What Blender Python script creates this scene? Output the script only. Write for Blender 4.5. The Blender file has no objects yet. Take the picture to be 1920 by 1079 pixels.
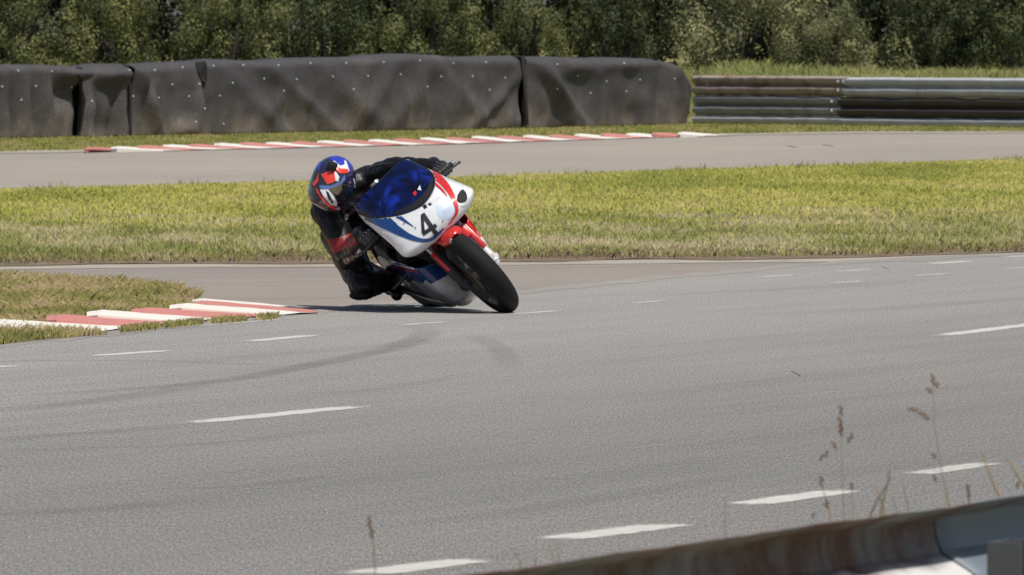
import bpy, bmesh, math, random
import numpy as np
from mathutils import Vector, Matrix, noise
from mathutils.bvhtree import BVHTree

R = math.radians
random.seed(7); rng = np.random.default_rng(7)
scene = bpy.context.scene
col = scene.collection

# ------------------------------------------------------------------ camera, world, sun, exposure
FPX, CAMH, PITCH = 20000.0, 1.64, math.atan(495.5 / 20000.0)
cam_d = bpy.data.cameras.new('camera'); cam = bpy.data.objects.new('camera', cam_d); col.objects.link(cam)
cam.location = (0, 0, CAMH); cam.rotation_euler = (R(90) - PITCH, 0, 0)
cam_d.sensor_width = 36; cam_d.lens = FPX / 1920 * 36
cam_d.clip_start = 0.5; cam_d.clip_end = 2500
cam_d.dof.use_dof = True; cam_d.dof.focus_distance = 46; cam_d.dof.aperture_fstop = 31
scene.camera = cam

SUN_EL, SUN_DIR = R(62.5), Vector((.53, -.848))
world = bpy.data.worlds.new('World'); scene.world = world; world.use_nodes = True
nt = world.node_tree; nt.nodes.clear()
sky = nt.nodes.new('ShaderNodeTexSky'); sky.sky_type = 'NISHITA'; sky.sun_disc = False
sky.sun_elevation = SUN_EL; sky.sun_rotation = math.atan2(SUN_DIR.x, SUN_DIR.y)
sky.air_density = 1.0; sky.dust_density = 1.5
bg = nt.nodes.new('ShaderNodeBackground'); bg.inputs[1].default_value = 0.085
wo = nt.nodes.new('ShaderNodeOutputWorld')
nt.links.new(sky.outputs[0], bg.inputs[0]); nt.links.new(bg.outputs[0], wo.inputs[0])
sun_d = bpy.data.lights.new('sun', 'SUN'); sun_d.energy = 4.2; sun_d.angle = R(.53); sun_d.color = (1, .955, .88)
sun = bpy.data.objects.new('sun', sun_d); col.objects.link(sun)
to_sun = Vector((SUN_DIR.x * math.cos(SUN_EL), SUN_DIR.y * math.cos(SUN_EL), math.sin(SUN_EL)))
sun.rotation_euler = to_sun.to_track_quat('Z', 'Y').to_euler()
scene.view_settings.view_transform = 'Standard'; scene.view_settings.look = 'None'
scene.view_settings.gamma = 1; scene.view_settings.use_curve_mapping = False
scene.view_settings.exposure = 0.0
scene.render.engine = 'CYCLES'
scene.cycles.max_bounces = 6; scene.cycles.transparent_max_bounces = 12

# ------------------------------------------------------------------ surveying helpers (photo point -> place in the world)
CF = Vector((0, math.cos(PITCH), -math.sin(PITCH))); CU = Vector((0, math.sin(PITCH), math.cos(PITCH)))
CO = Vector((0, 0, CAMH))
def ray(x, y): return (Vector((1, 0, 0)) * (x - 960) + CU * (539.5 - y) + CF * FPX).normalized()
def G(x, y, z=0.0):
    d = ray(x, y); return CO + d * ((z - CAMH) / d.z)
def P(x, y, D):
    d = ray(x, y); return CO + d * (D / d.y)

# ------------------------------------------------------------------ object helpers
def link(o, parent=None):
    col.objects.link(o)
    if parent is not None: o.parent = parent
    return o
def empty(name, loc=(0, 0, 0)):
    o = bpy.data.objects.new(name, None); o.location = loc; o.empty_display_size = .2; return link(o)
def tag(o, label=None, cat=None, group=None, kind=None):
    for k, v in (('label', label), ('category', cat), ('group', group), ('kind', kind)):
        if v: o[k] = v
    return o
def mesh(name, verts, faces, mat=None, smooth=False, parent=None):
    me = bpy.data.meshes.new(name); me.from_pydata([tuple(v) for v in verts], [], faces); me.update()
    if mat:
        for m in (mat if isinstance(mat, (list, tuple)) else [mat]): me.materials.append(m)
    if smooth: me.polygons.foreach_set('use_smooth', [True] * len(me.polygons))
    return link(bpy.data.objects.new(name, me), parent)
def from_bm(name, bm, mat, parent=None, smooth=True, sharp=None):
    bmesh.ops.recalc_face_normals(bm, faces=bm.faces)
    me = bpy.data.meshes.new(name); bm.to_mesh(me); bm.free()
    for m in (mat if isinstance(mat, (list, tuple)) else [mat]): me.materials.append(m)
    if smooth:
        me.polygons.foreach_set('use_smooth', [True] * len(me.polygons))
        me.set_sharp_from_angle(angle=R(sharp or 38))
    return link(bpy.data.objects.new(name, me), parent)
def bm_box(bm, c, s, rot=None, bevel=0.0):
    M = Matrix.Translation(c) @ (rot.to_4x4() if rot is not None else Matrix.Identity(4)) @ Matrix.Diagonal((*s, 1))
    r = bmesh.ops.create_cube(bm, size=1, matrix=M)
    if bevel:
        es = list({e for v in r['verts'] for e in v.link_edges})
        bmesh.ops.bevel(bm, geom=es, offset=bevel, segments=2, affect='EDGES', profile=.6)
def bm_cone(bm, p0, p1, r0, r1, n=16, caps=True):
    p0, p1 = Vector(p0), Vector(p1); d = p1 - p0
    M = Matrix.Translation((p0 + p1) / 2) @ d.to_track_quat('Z', 'Y').to_matrix().to_4x4()
    bmesh.ops.create_cone(bm, cap_ends=caps, segments=n, radius1=r0, radius2=r1, depth=d.length, matrix=M)
def bm_ball(bm, c, s, n=12, rot=None):
    M = Matrix.Translation(c) @ (rot.to_4x4() if rot is not None else Matrix.Identity(4)) @ Matrix.Diagonal((*s, 1))
    bmesh.ops.create_uvsphere(bm, u_segments=n * 2, v_segments=n, radius=1, matrix=M)
def bm_tube(bm, pts, r, n=10, radii=None):
    pts = [Vector(p) for p in pts]; rings = []
    up = Vector((.13, .21, .97)).normalized()
    for i, p in enumerate(pts):
        t = (pts[min(i + 1, len(pts) - 1)] - pts[max(i - 1, 0)]).normalized()
        a = t.cross(up); a = a.normalized() if a.length > 1e-4 else t.orthogonal().normalized()
        b = a.cross(t); rr = radii[i] if radii else r
        rings.append([bm.verts.new(p + (a * math.cos(k * 2 * math.pi / n) + b * math.sin(k * 2 * math.pi / n)) * rr) for k in range(n)])
    for A, B in zip(rings, rings[1:]):
        for k in range(n): bm.faces.new((A[k], A[(k + 1) % n], B[(k + 1) % n], B[k]))
    bm.faces.new(rings[0][::-1]); bm.faces.new(rings[-1])
def smooth_path(pts, n=8):
    pts = [Vector(p) for p in pts]; out = []
    Q = [pts[0] * 2 - pts[1]] + pts + [pts[-1] * 2 - pts[-2]]
    for i in range(1, len(Q) - 2):
        for k in range(n):
            t = k / n; a, b, c, d = Q[i - 1:i + 3]
            out.append(.5 * ((2 * b) + (c - a) * t + (2 * a - 5 * b + 4 * c - d) * t * t + (3 * b - a - 3 * c + d) * t ** 3))
    out.append(pts[-1]); return out
def bm_lathe(bm, prof, c, n=64, a0=0.0, a1=2 * math.pi):
    """profile (radius, y) turned about the y axis through c"""
    full = abs(a1 - a0 - 2 * math.pi) < 1e-6; m = n if full else n + 1; rings = []
    for k in range(m):
        a = a0 + (a1 - a0) * k / n
        rings.append([bm.verts.new((c[0] + r * math.cos(a), c[1] + y, c[2] + r * math.sin(a))) for r, y in prof])
    for k in range(n):
        A, B = rings[k], rings[(k + 1) % m]
        for j in range(len(prof) - 1): bm.faces.new((A[j], A[j + 1], B[j + 1], B[j]))
def interp(x, xs, ys): return float(np.interp(x, xs, ys))
def evaluated(o):
    dg = bpy.context.evaluated_depsgraph_get(); dg.update()
    return bpy.data.meshes.new_from_object(o.evaluated_get(dg))

# ------------------------------------------------------------------ materials
def lin(c): return tuple(((v / 255) / 12.92 if v / 255 <= .04045 else (((v / 255) + .055) / 1.055) ** 2.4) for v in c)
class NB:
    def __init__(s, name):
        s.m = bpy.data.materials.new(name); s.m.use_nodes = True; s.t = s.m.node_tree; s.t.nodes.clear()
        s.out = s.n('ShaderNodeOutputMaterial'); s.tc = None
    def n(s, typ, **kw):
        x = s.t.nodes.new(typ)
        for k, v in kw.items(): setattr(x, k, v)
        return x
    def l(s, a, b): s.t.links.new(a, b)
    def coord(s, kind='Object', scale=(1, 1, 1), rot=0.0):
        tc = s.n('ShaderNodeTexCoord'); mp = s.n('ShaderNodeMapping')
        mp.inputs['Scale'].default_value = scale
        rt = s.n('ShaderNodeVectorRotate', rotation_type='Z_AXIS'); rt.inputs['Angle'].default_value = rot
        s.l(tc.outputs[kind], rt.inputs['Vector']); s.l(rt.outputs[0], mp.inputs['Vector']); return mp.outputs[0]
    def noise(s, scale, detail=4, rough=.6, vec=None, dist=0):
        x = s.n('ShaderNodeTexNoise'); x.inputs['Scale'].default_value = scale; x.inputs['Detail'].default_value = detail
        x.inputs['Roughness'].default_value = rough; x.inputs['Distortion'].default_value = dist
        s.l(vec if vec is not None else s.coord(), x.inputs['Vector']); return x.outputs[0]
    def ramp(s, fac, stops):
        x = s.n('ShaderNodeValToRGB'); e = x.color_ramp.elements
        while len(e) < len(stops): e.new(.5)
        for el, (p, c) in zip(e, stops):
            el.position = p; el.color = (*c, 1) if len(c) == 3 else c
        s.l(fac, x.inputs[0]); return x.outputs[0]
    def mix(s, fac, a, b, blend='MIX'):
        x = s.n('ShaderNodeMix', data_type='RGBA', blend_type=blend)
        for sock, v in ((0, fac), (6, a), (7, b)):
            if hasattr(v, 'links'): s.l(v, x.inputs[sock])
            else: x.inputs[sock].default_value = v if sock == 0 else (*v[:3], 1)
        return x.outputs[2]
    def bsdf(s, color, rough=.5, metal=0, coat=0, bump=None, bstr=.3, bdist=.01, spec=.5, **kw):
        b = s.n('ShaderNodeBsdfPrincipled')
        for k, v in (('Base Color', color), ('Roughness', rough), ('Metallic', metal)):
            if hasattr(v, 'links'): s.l(v, b.inputs[k])
            else: b.inputs[k].default_value = (*v[:3], 1) if k == 'Base Color' else v
        b.inputs['Coat Weight'].default_value = coat; b.inputs['Coat Roughness'].default_value = .08
        b.inputs['Specular IOR Level'].default_value = spec
        if bump is not None:
            x = s.n('ShaderNodeBump'); x.inputs['Strength'].default_value = bstr; x.inputs['Distance'].default_value = bdist
            s.l(bump, x.inputs['Height']); s.l(x.outputs[0], b.inputs['Normal'])
        s.l(b.outputs[0], s.out.inputs[0]); return b
def basic(name, c, rough=.5, metal=0, coat=0, var=.15, scale=8, bstr=.15, bscale=60, bdist=.004, spec=.5, kind='Object'):
    k = NB(name); c2 = tuple(v * (1 - var * 1.6) for v in c); c1 = tuple(min(1, v * (1 + var)) for v in c)
    co = k.coord(kind)
    f = k.noise(scale, 5, .65, co)
    k.bsdf(k.ramp(f, [(.3, c2), (.7, c1)]), rough, metal, coat, k.noise(bscale, 3, .6, co), bstr, bdist, spec)
    return k.m

TRD = math.atan2(2.95, 1.03)          # heading of the main track on the ground
def asphalt(name, c, streak=.10, grain=.16, rot=TRD, blotch=(.9, 1.08), tint=(1.03, 1, .95), zone=False):
    k = NB(name)
    v1 = k.coord('Object', (.10, 2.2, 1), -rot)
    st = k.noise(1.0, 9, .74, v1, .3)
    bl = k.noise(.16, 4, .6, k.coord('Object', (1, .35, 1)))
    v2 = k.coord('Object', (150, 9, 1)); gr = k.noise(1.0, 2, .8, v2)
    v3 = k.coord('Object', (1, 1, 1)); fine = k.noise(140, 2, .7, v3)
    c0 = k.ramp(st, [(.25, tuple(x * (1 - streak * 1.6) for x in c)), (.5, c), (.78, tuple(x * (1 + streak) for x in c))])
    c1 = k.mix(1, c0, k.ramp(bl, [(.3, tuple(blotch[0] * t for t in (1, 1, 1))), (.7, tuple(blotch[1] * t for t in tint))]), 'MULTIPLY')
    c2 = k.mix(1, c1, k.ramp(gr, [(.28, (1 - grain * 1.5,) * 3), (.72, (1 + grain * 1.4,) * 3)]), 'MULTIPLY')
    g2 = k.noise(1.0, 1, .5, k.coord('Object', (120, 6.5, 1), .004)); g3 = k.noise(1.0, 1, .5, k.coord('Object', (105, 7.5, 1), -.003))
    c2 = k.mix(1, c2, k.ramp(g2, [(.3, (1 - grain * .7, 1, 1 + grain * .5)), (.7, (1 + grain * .8, 1, 1 - grain * .5))]), 'MULTIPLY')
    c2 = k.mix(1, c2, k.ramp(g3, [(.3, (1 - grain, 1 - grain * .6, 1 - grain)), (.7, (1 + grain, 1 + grain * .6, 1 + grain))]), 'MULTIPLY')
    if zone:      # darker near, paler far: brightness at grazing view painted into the asphalt colour
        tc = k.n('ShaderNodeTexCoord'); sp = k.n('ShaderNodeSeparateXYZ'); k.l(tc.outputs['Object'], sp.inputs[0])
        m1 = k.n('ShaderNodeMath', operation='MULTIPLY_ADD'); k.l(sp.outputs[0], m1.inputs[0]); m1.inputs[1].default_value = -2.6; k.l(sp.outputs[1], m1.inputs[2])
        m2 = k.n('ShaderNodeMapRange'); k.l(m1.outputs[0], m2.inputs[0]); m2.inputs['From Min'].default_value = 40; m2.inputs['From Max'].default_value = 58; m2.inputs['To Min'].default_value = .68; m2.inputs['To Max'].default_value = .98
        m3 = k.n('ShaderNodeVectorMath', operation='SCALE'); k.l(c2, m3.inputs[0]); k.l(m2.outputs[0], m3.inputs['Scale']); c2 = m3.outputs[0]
    k.bsdf(c2, .9, bump=fine, bstr=.5, bdist=.004, spec=.25)
    return k.m
M = {}
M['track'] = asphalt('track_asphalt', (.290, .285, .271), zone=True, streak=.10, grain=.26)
M['side'] = asphalt('side_asphalt', (.265, .238, .213), streak=.14, grain=.2, rot=R(35))
M['far'] = asphalt('far_asphalt', (.315, .285, .250), streak=.12, grain=.2, rot=R(62))
M['pale'] = basic('worn_concrete', (.38, .33, .265), .9, var=.18, scale=3)
M['soil'] = basic('dry_soil', (.20, .145, .09), .95, var=.4, scale=4, bstr=.8, bscale=25, bdist=.03)
k = NB('meadow_ground'); f = k.noise(.9, 8, .75); k.bsdf(k.ramp(f, [(.3, (.15, .14, .045)), (.55, (.23, .21, .07)), (.75, (.31, .26, .12))]), .95, bump=k.noise(30, 4), bstr=.8, bdist=.03); M['ground'] = k.m
def paint(name, c, worn=.5, under=(.26, .25, .24), scale=14):
    k = NB(name); v = k.coord('Object', (1, .22, 1)); f = k.noise(scale, 7, .8, v); g = k.noise(2.3, 3, .6, v)
    s = k.n('ShaderNodeMath', operation='ADD'); k.l(f, s.inputs[0]); k.l(g, s.inputs[1])
    col_ = k.ramp(s.outputs[0], [(worn - .08, under), (worn + .10, c), (1, tuple(min(1, x * 1.08) for x in c))])
    k.bsdf(col_, .75, bump=k.noise(70, 3), bstr=.3, bdist=.004); return k.m
def dash_paint(name, c, thr):
    k = NB(name); b = k.bsdf(k.ramp(k.noise(9, 4, .6), [(.3, tuple(x * .82 for x in c)), (.7, c)]), .75)
    tr = k.n('ShaderNodeBsdfTransparent'); mx = k.n('ShaderNodeMixShader'); a = k.n('ShaderNodeAttribute', attribute_name='fade')
    f = k.noise(16, 8, .75, k.coord('Object', (1, .25, 1))); ad = k.n('ShaderNodeMath', operation='MULTIPLY_ADD')
    k.l(a.outputs['Fac'], ad.inputs[0]); ad.inputs[1].default_value = .62; k.l(f, ad.inputs[2])
    m = k.n('ShaderNodeMapRange'); k.l(ad.outputs[0], m.inputs[0]); m.inputs['From Min'].default_value = thr; m.inputs['From Max'].default_value = thr + .46
    k.l(m.outputs[0], mx.inputs[0]); k.l(tr.outputs[0], mx.inputs[1]); k.l(b.outputs[0], mx.inputs[2]); k.l(mx.outputs[0], k.out.inputs[0]); return k.m
M['dash'] = dash_paint('worn_white_road_paint', (.58, .565, .51), .56)
M['dash2'] = dash_paint('faint_white_road_paint', (.54, .52, .47), .66)
M['kerb_white'] = paint('kerb_white_paint', (.68, .645, .57), .46, (.5, .44, .36), 8)
M['kerb_red'] = paint('kerb_red_paint', (.50, .195, .165), .46, (.50, .36, .30), 8)
M['kerb_base'] = basic('kerb_concrete', (.30, .27, .23), .9)
# rubber marks
k = NB('rubber_mark'); b = k.bsdf((.10, .098, .10), .9)
tr = k.n('ShaderNodeBsdfTransparent'); mx = k.n('ShaderNodeMixShader')
vc = k.n('ShaderNodeAttribute', attribute_name='fade')
nf = k.noise(9, 5, .7, k.coord('Object', (1, .3, 1)))
mm = k.n('ShaderNodeMath', operation='MULTIPLY'); k.l(vc.outputs['Fac'], mm.inputs[0]); k.l(nf, mm.inputs[1])
k.l(mm.outputs[0], mx.inputs[0]); k.l(tr.outputs[0], mx.inputs[1]); k.l(b.outputs[0], mx.inputs[2]); k.l(mx.outputs[0], k.out.inputs[0]); M['rubber_mark'] = k.m
def leafy(name, gain=1.0, transl=.35, upmix=.5, rough=.6):
    k = NB(name); a = k.n('ShaderNodeAttribute', attribute_name='tone')
    c = k.mix(1, a.outputs['Color'], (gain, gain, gain), 'MULTIPLY')
    g = k.n('ShaderNodeNewGeometry'); vm = k.n('ShaderNodeMix', data_type='VECTOR'); vm.inputs[0].default_value = upmix
    k.l(g.outputs['Normal'], vm.inputs[4]); vm.inputs[5].default_value = (0, 0, 1)
    vn = k.n('ShaderNodeVectorMath', operation='NORMALIZE'); k.l(vm.outputs[1], vn.inputs[0])
    b = k.bsdf(c, rough, spec=.25); k.l(vn.outputs[0], b.inputs['Normal'])
    t = k.n('ShaderNodeBsdfTranslucent'); k.l(c, t.inputs[0]); ms = k.n('ShaderNodeMixShader'); ms.inputs[0].default_value = transl
    k.l(b.outputs[0], ms.inputs[1]); k.l(t.outputs[0], ms.inputs[2]); k.l(ms.outputs[0], k.out.inputs[0]); return k.m
M['grass'] = leafy('grass_blades'); M['leaf'] = leafy('bush_leaves', 1.1, .18, .05)
M['bark'] = basic('bark', (.03, .025, .02), .9, var=.3, scale=10, bstr=.8)
# geotextile
k = NB('black_geotextile'); v = k.coord()
f = k.noise(1.1, 7, .72, v, .8); sep = k.n('ShaderNodeSeparateXYZ'); tc = k.n('ShaderNodeTexCoord'); k.l(tc.outputs['Object'], sep.inputs[0])
mr = k.n('ShaderNodeMapRange'); mr.inputs['From Min'].default_value = .0; mr.inputs['From Max'].default_value = .75
mr.inputs['To Min'].default_value = .20; mr.inputs['To Max'].default_value = -.08; k.l(sep.outputs[2], mr.inputs[0])
ad = k.n('ShaderNodeMath', operation='ADD'); k.l(f, ad.inputs[0]); k.l(mr.outputs[0], ad.inputs[1])
cc = k.ramp(ad.outputs[0], [(.42, (.062, .058, .060)), (.60, (.092, .082, .076)), (.82, (.20, .158, .122))])
gg = k.ramp(k.noise(45, 2, .9, v), [(.3, (.62,) * 3), (.7, (1.45,) * 3)])
k.bsdf(k.mix(1, cc, gg, 'MULTIPLY'), .8, bump=k.noise(55, 3, .7, v), bstr=.5, bdist=.012, spec=.3); M['cover'] = k.m
M['cover_dark'] = basic('black_geotextile_lining', (.018, .017, .018), .9)
M['rivet'] = basic('pale_washer', (.55, .62, .64), .5)
def metal(name, base, rust, amount, rough=.5, met=.6):
    k = NB(name); v = k.coord('Object', (1, 1, 1)); f = k.noise(2.2, 8, .72, v, .6)
    cc = k.ramp(f, [(amount - .1, rust), (amount + .04, tuple(x * .85 for x in base)), (amount + .25, base)])
    mt = k.ramp(f, [(amount - .05, (0, 0, 0)), (amount + .1, (met,) * 3)])
    k.bsdf(cc, rough, mt, bump=k.noise(40, 4), bstr=.25, bdist=.004); return k.m
M['galv'] = metal('galvanised_steel', (.27, .27, .275), (.10, .075, .06), .40, .65, .05)
M['rusty'] = metal('rusty_steel', (.36, .29, .24), (.17, .105, .075), .46, .75, .0)
M['rail_white'] = metal('pale_galvanised_steel', (.46, .47, .49), (.22, .18, .16), .38, .7, .0)
M['rail_brown'] = metal('brown_stained_steel', (.07, .058, .05), (.05, .035, .028), .48, .8, .05)
# vehicle
def gloss(name, c, rough=.28, dirt=.12, coat=.6):
    k = NB(name); v = k.coord(); f = k.noise(7, 7, .7, v); g = k.noise(45, 3, .8, v)
    d = tuple(x * (1 - dirt * 2) * .95 for x in c)
    cc = k.ramp(f, [(.28, d), (.55, c)]); cc = k.mix(1, cc, k.ramp(g, [(.2, (.75,) * 3), (.32, (1,) * 3)]), 'MULTIPLY')
    k.bsdf(cc, rough, 0, coat, f, .05, .01); return k.m
M['white'] = gloss('white_gelcoat', (.74, .75, .76)); M['red'] = gloss('red_paint', (.62, .022, .018), .25)
M['blue'] = gloss('blue_paint', (.012, .05, .20), .25); M['bluelite'] = gloss('pale_blue_paint', (.58, .67, .80), .3)
M['silver'] = gloss('dusty_silver_paint', (.70, .69, .68), .4, .25)
M['black'] = basic('satin_black', (.012, .012, .013), .4); M['blackm'] = basic('matt_black', (.010, .010, .010), .8)
M['tyre'] = basic('tyre_rubber', (.0085, .0085, .009), .75, bstr=.3, bscale=120, spec=.25)
M['steel'] = basic('brushed_steel', (.42, .42, .43), .35, .9); M['alloy'] = basic('dull_alloy', (.30, .30, .31), .4, .7)
M['gold'] = basic('gold_anodised', (.45, .30, .10), .35, .8); M['engine'] = basic('dark_engine_casting', (.035, .035, .038), .6, .3)
M['disc'] = basic('brake_steel', (.22, .21, .20), .35, .9)
M['number'] = basic('number_black', (.010, .010, .012), .5)
M['leather'] = basic('black_leather', (.010, .009, .010), .42, bstr=.45, bscale=16, bdist=.012, spec=.3)
M['leather_red'] = basic('red_leather', (.20, .008, .010), .5, bstr=.3, bscale=20)
M['glove'] = basic('glove_leather', (.014, .014, .015), .5, bstr=.4, bscale=60); M['grey_patch'] = basic('grey_patch', (.30, .29, .28), .6)
M['letters'] = basic('worn_white_letters', (.42, .38, .32), .6, var=.3, scale=40); M['letters_dim'] = basic('dim_grey_letters', (.16, .135, .13), .7, var=.3, scale=40)
M['hel_blue'] = gloss('helmet_blue', (.03, .045, .42), .15, .1, 1); M['hel_dark'] = gloss('helmet_dark', (.025, .02, .06), .15, .1, 1)
M['hel_red'] = gloss('helmet_red', (.78, .05, .025), .15, .05, 1); M['hel_white'] = gloss('helmet_white', (.74, .74, .76), .2, .08, 1)
M['hel_band'] = gloss('helmet_band_blue', (.10, .17, .42), .2, .1, 1)
k = NB('smoked_visor'); k.bsdf(k.ramp(k.noise(11, 3, .6), [(.3, (.008, .008, .01)), (.7, (.035, .032, .028))]), .08, 0, 1); M['visor'] = k.m
k = NB('blue_tinted_screen'); v = k.coord(); f = k.noise(6.5, 6, .62, v, .6)
b = k.bsdf(k.ramp(f, [(.44, (.003, .004, .018)), (.56, (.005, .013, .10)), (.68, (.018, .055, .55))]), .12, 0, .8)
tr = k.n('ShaderNodeBsdfTransparent'); tr.inputs[0].default_value = (.13, .17, .60, 1); mx = k.n('ShaderNodeMixShader'); mx.inputs[0].default_value = .52
k.l(tr.outputs[0], mx.inputs[1]); k.l(b.outputs[0], mx.inputs[2]); k.l(mx.outputs[0], k.out.inputs[0]); M['screen'] = k.m
M['skin'] = basic('skin', (.45, .27, .19), .5)
M['straw'] = basic('dry_straw', (.40, .27, .13), .8, var=.3); M['greenstem'] = basic('green_stem', (.23, .20, .09), .8, var=.3)
M['seed'] = basic('brown_seed', (.17, .085, .045), .8, var=.3)
M['litter'] = basic('white_litter', (.8, .8, .78), .6)

# ------------------------------------------------------------------ ground, tracks
ZG, ZS, ZT = 0.0, .004, .008
g = mesh('ground', [(-900, -60, 0), (900, -60, 0), (900, 2000, 0), (-900, 2000, 0)], [(0, 1, 2, 3)], M['ground']); tag(g, kind='structure')
def ext(px):   # polyline in photo px -> ground points, extended sideways at both ends
    p = [G(x, y) for x, y in px]; a = (p[0] - p[1]).normalized(); b = (p[-1] - p[-2]).normalized()
    return [p[0] + a * 14] + p + [p[-1] + b * 14]
def resample(pts, n):
    pts = [Vector(p) for p in pts]; L = [0]
    for a, b in zip(pts, pts[1:]): L.append(L[-1] + (b - a).length)
    xs = np.linspace(0, L[-1], n); A = np.array(pts)
    return [Vector((np.interp(x, L, A[:, 0]), np.interp(x, L, A[:, 1]), np.interp(x, L, A[:, 2]))) for x in xs]
def sheet(name, near, far, z, mat, n=60, parent=None, kind='structure', jit=0.0):
    a, b = resample(near, n), resample(far, n); vs = []
    for i, (p, q) in enumerate(zip(a, b)):
        j = Vector((0, 1, 0)) * jit
        vs += [p + j * noise.noise(p * 1.7) * 1.0, q + j * noise.noise(q * 1.7)]
    vs = [(v.x, v.y, z) for v in vs]
    o = mesh(name, vs, [(2 * i, 2 * i + 2, 2 * i + 3, 2 * i + 1) for i in range(n - 1)], mat, parent=parent)
    if kind: tag(o, kind=kind)
    return o
strip_near = ext([(-60, 502), (300, 498), (600, 496), (1000, 492), (1350, 489), (1560, 486), (1750, 482), (1990, 474)])
meadow_far = ext([(-60, 361), (300, 351), (580, 344), (900, 335), (1300, 321), (1600, 312), (1980, 299)])
far_edge = ext([(-60, 289), (160, 285), (500, 278), (850, 270), (1100, 262), (1370, 254), (1600, 250), (1980, 250)])
# side road between the island and the meadow, then the main track on top of it
near_line = [Vector((-14, 20, 0)), Vector((20, 20, 0))]
sheet('side_road', near_line, strip_near, ZS, M['side'])
mt_far = [G(-400, 690), G(-60, 655), G(160, 632), G(450, 601), G(640, 580), G(1000, 548), G(1300, 517), G(1560, 494), G(1990, 476)]
mt_far = [mt_far[0] + Vector((-9, -14, 0))] + mt_far + [mt_far[-1] + Vector((3, 4, 0))]
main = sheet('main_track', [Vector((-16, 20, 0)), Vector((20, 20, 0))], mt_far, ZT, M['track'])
sheet('far_track', meadow_far, far_edge, ZS, M['far'])
sheet('concrete_edge_strip', [p + Vector((0, -1.0, 0)) for p in strip_near], [p + Vector((0, .15, 0)) for p in strip_near], .0065, M['pale'], jit=.25)
sheet('soil_verge', [p + Vector((0, .05, 0)) for p in strip_near], [p + Vector((0, 2.4, 0)) for p in strip_near], .010, M['soil'], jit=.9)
sheet('far_soil_verge', [p + Vector((0, -.7, 0)) for p in far_edge], [p + Vector((0, 2.2, 0)) for p in far_edge], .010, M['pale'], jit=1.2)
# thin worn joint along the main track's far side
sheet('track_joint', [p + Vector((0, -.6, 0)) for p in mt_far[1:-1]], [p + Vector((0, .30, 0)) for p in mt_far[1:-1]], .0092, asphalt('joint_asphalt', (.285, .268, .245)), jit=.8)

def dash(p, q, w, mat, z=.0095, fade=.12):
    a, b = G(*p), G(*q); d = (b - a); L = d.length; d.normalize(); s = Vector((-d.y, d.x, 0))
    n = 16; vs, fd = [], []
    for i in range(n + 1):
        t = i / n; ww = w / 2 * 1.25 * min(1, .45 + 4 * t, .45 + 4 * (1 - t)); c = a + d * L * t; e = noise.noise(c * 5) * .10 * w
        ef = min(1, t * 5, (1 - t) * 5)
        for sg, g_ in ((-1, 0), (-.45, 1), (.45, 1), (1, 0)):
            v = c + s * (sg * ww + e); vs.append((v.x, v.y, z)); fd.append(g_ * ef)
    fs = [(4 * i + j, 4 * i + 4 + j, 4 * i + 5 + j, 4 * i + 1 + j) for i in range(n) for j in range(3)]
    o = mesh('road_marking', vs, fs, mat, parent=main)
    at = o.data.attributes.new('fade', 'FLOAT', 'POINT'); at.data.foreach_set('value', fd)
for p, q, w, m in [((660, 1085), (905, 1052), .20, 'dash'), ((1025, 1019), (1275, 986), .20, 'dash'), ((1375, 954), (1600, 922), .18, 'dash'),
                   ((1700, 897), (1870, 870), .16, 'dash2'),
                   ((330, 800), (705, 763), .17, 'dash'), ((1740, 636), (2010, 602), .15, 'dash'),
                   ((-120, 697), (45, 689), .14, 'dash'), ((160, 672), (330, 660), .13, 'dash'), ((452, 645), (600, 631), .13, 'dash'), ((735, 614), (850, 606), .10, 'dash2'),
                   ((945, 593), (1060, 585), .11, 'dash2'), ((1175, 572), (1260, 566), .09, 'dash2'), ((1410, 524), (1500, 517), .10, 'dash2'), ((1545, 535), (1630, 529), .09, 'dash2'),
                   ((1740, 498), (1825, 492), .14, 'dash'), ((1875, 485), (1960, 481), .12, 'dash'), ((1870, 507), (1960, 503), .10, 'dash2'), ((1700, 521), (1790, 515), .09, 'dash2'),
                   ((1120, 532), (1210, 530), .08, 'dash2'), ((1560, 513), (1640, 507), .10, 'dash2'),
                   ((330, 617), (560, 600), .06, 'dash2')]:
    dash(p, q, w, M[m])
def mark(pts, w, strength, z=.010):
    path = smooth_path([G(*p) for p in pts], 10); n = len(path); vs, fd = [], []
    for i, p in enumerate(path):
        d = (path[min(i + 1, n - 1)] - path[max(i - 1, 0)]).normalized(); s = Vector((-d.y, d.x, 0)); t = i / (n - 1)
        f = min(1, t * 4, (1 - t) * 4) * strength
        for k_, g_ in ((-1, 0), (-.5, 1), (.5, 1), (1, 0)):
            v = p + s * (k_ * w / 2); vs.append((v.x, v.y, z)); fd.append(f * g_)
    fs = [(4 * i + j, 4 * i + 4 + j, 4 * i + 5 + j, 4 * i + 1 + j) for i in range(n - 1) for j in range(3)]
    o = mesh('tyre_mark', vs, fs, M['rubber_mark'], parent=main)
    at = o.data.attributes.new('fade', 'FLOAT', 'POINT'); at.data.foreach_set('value', fd)
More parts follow.
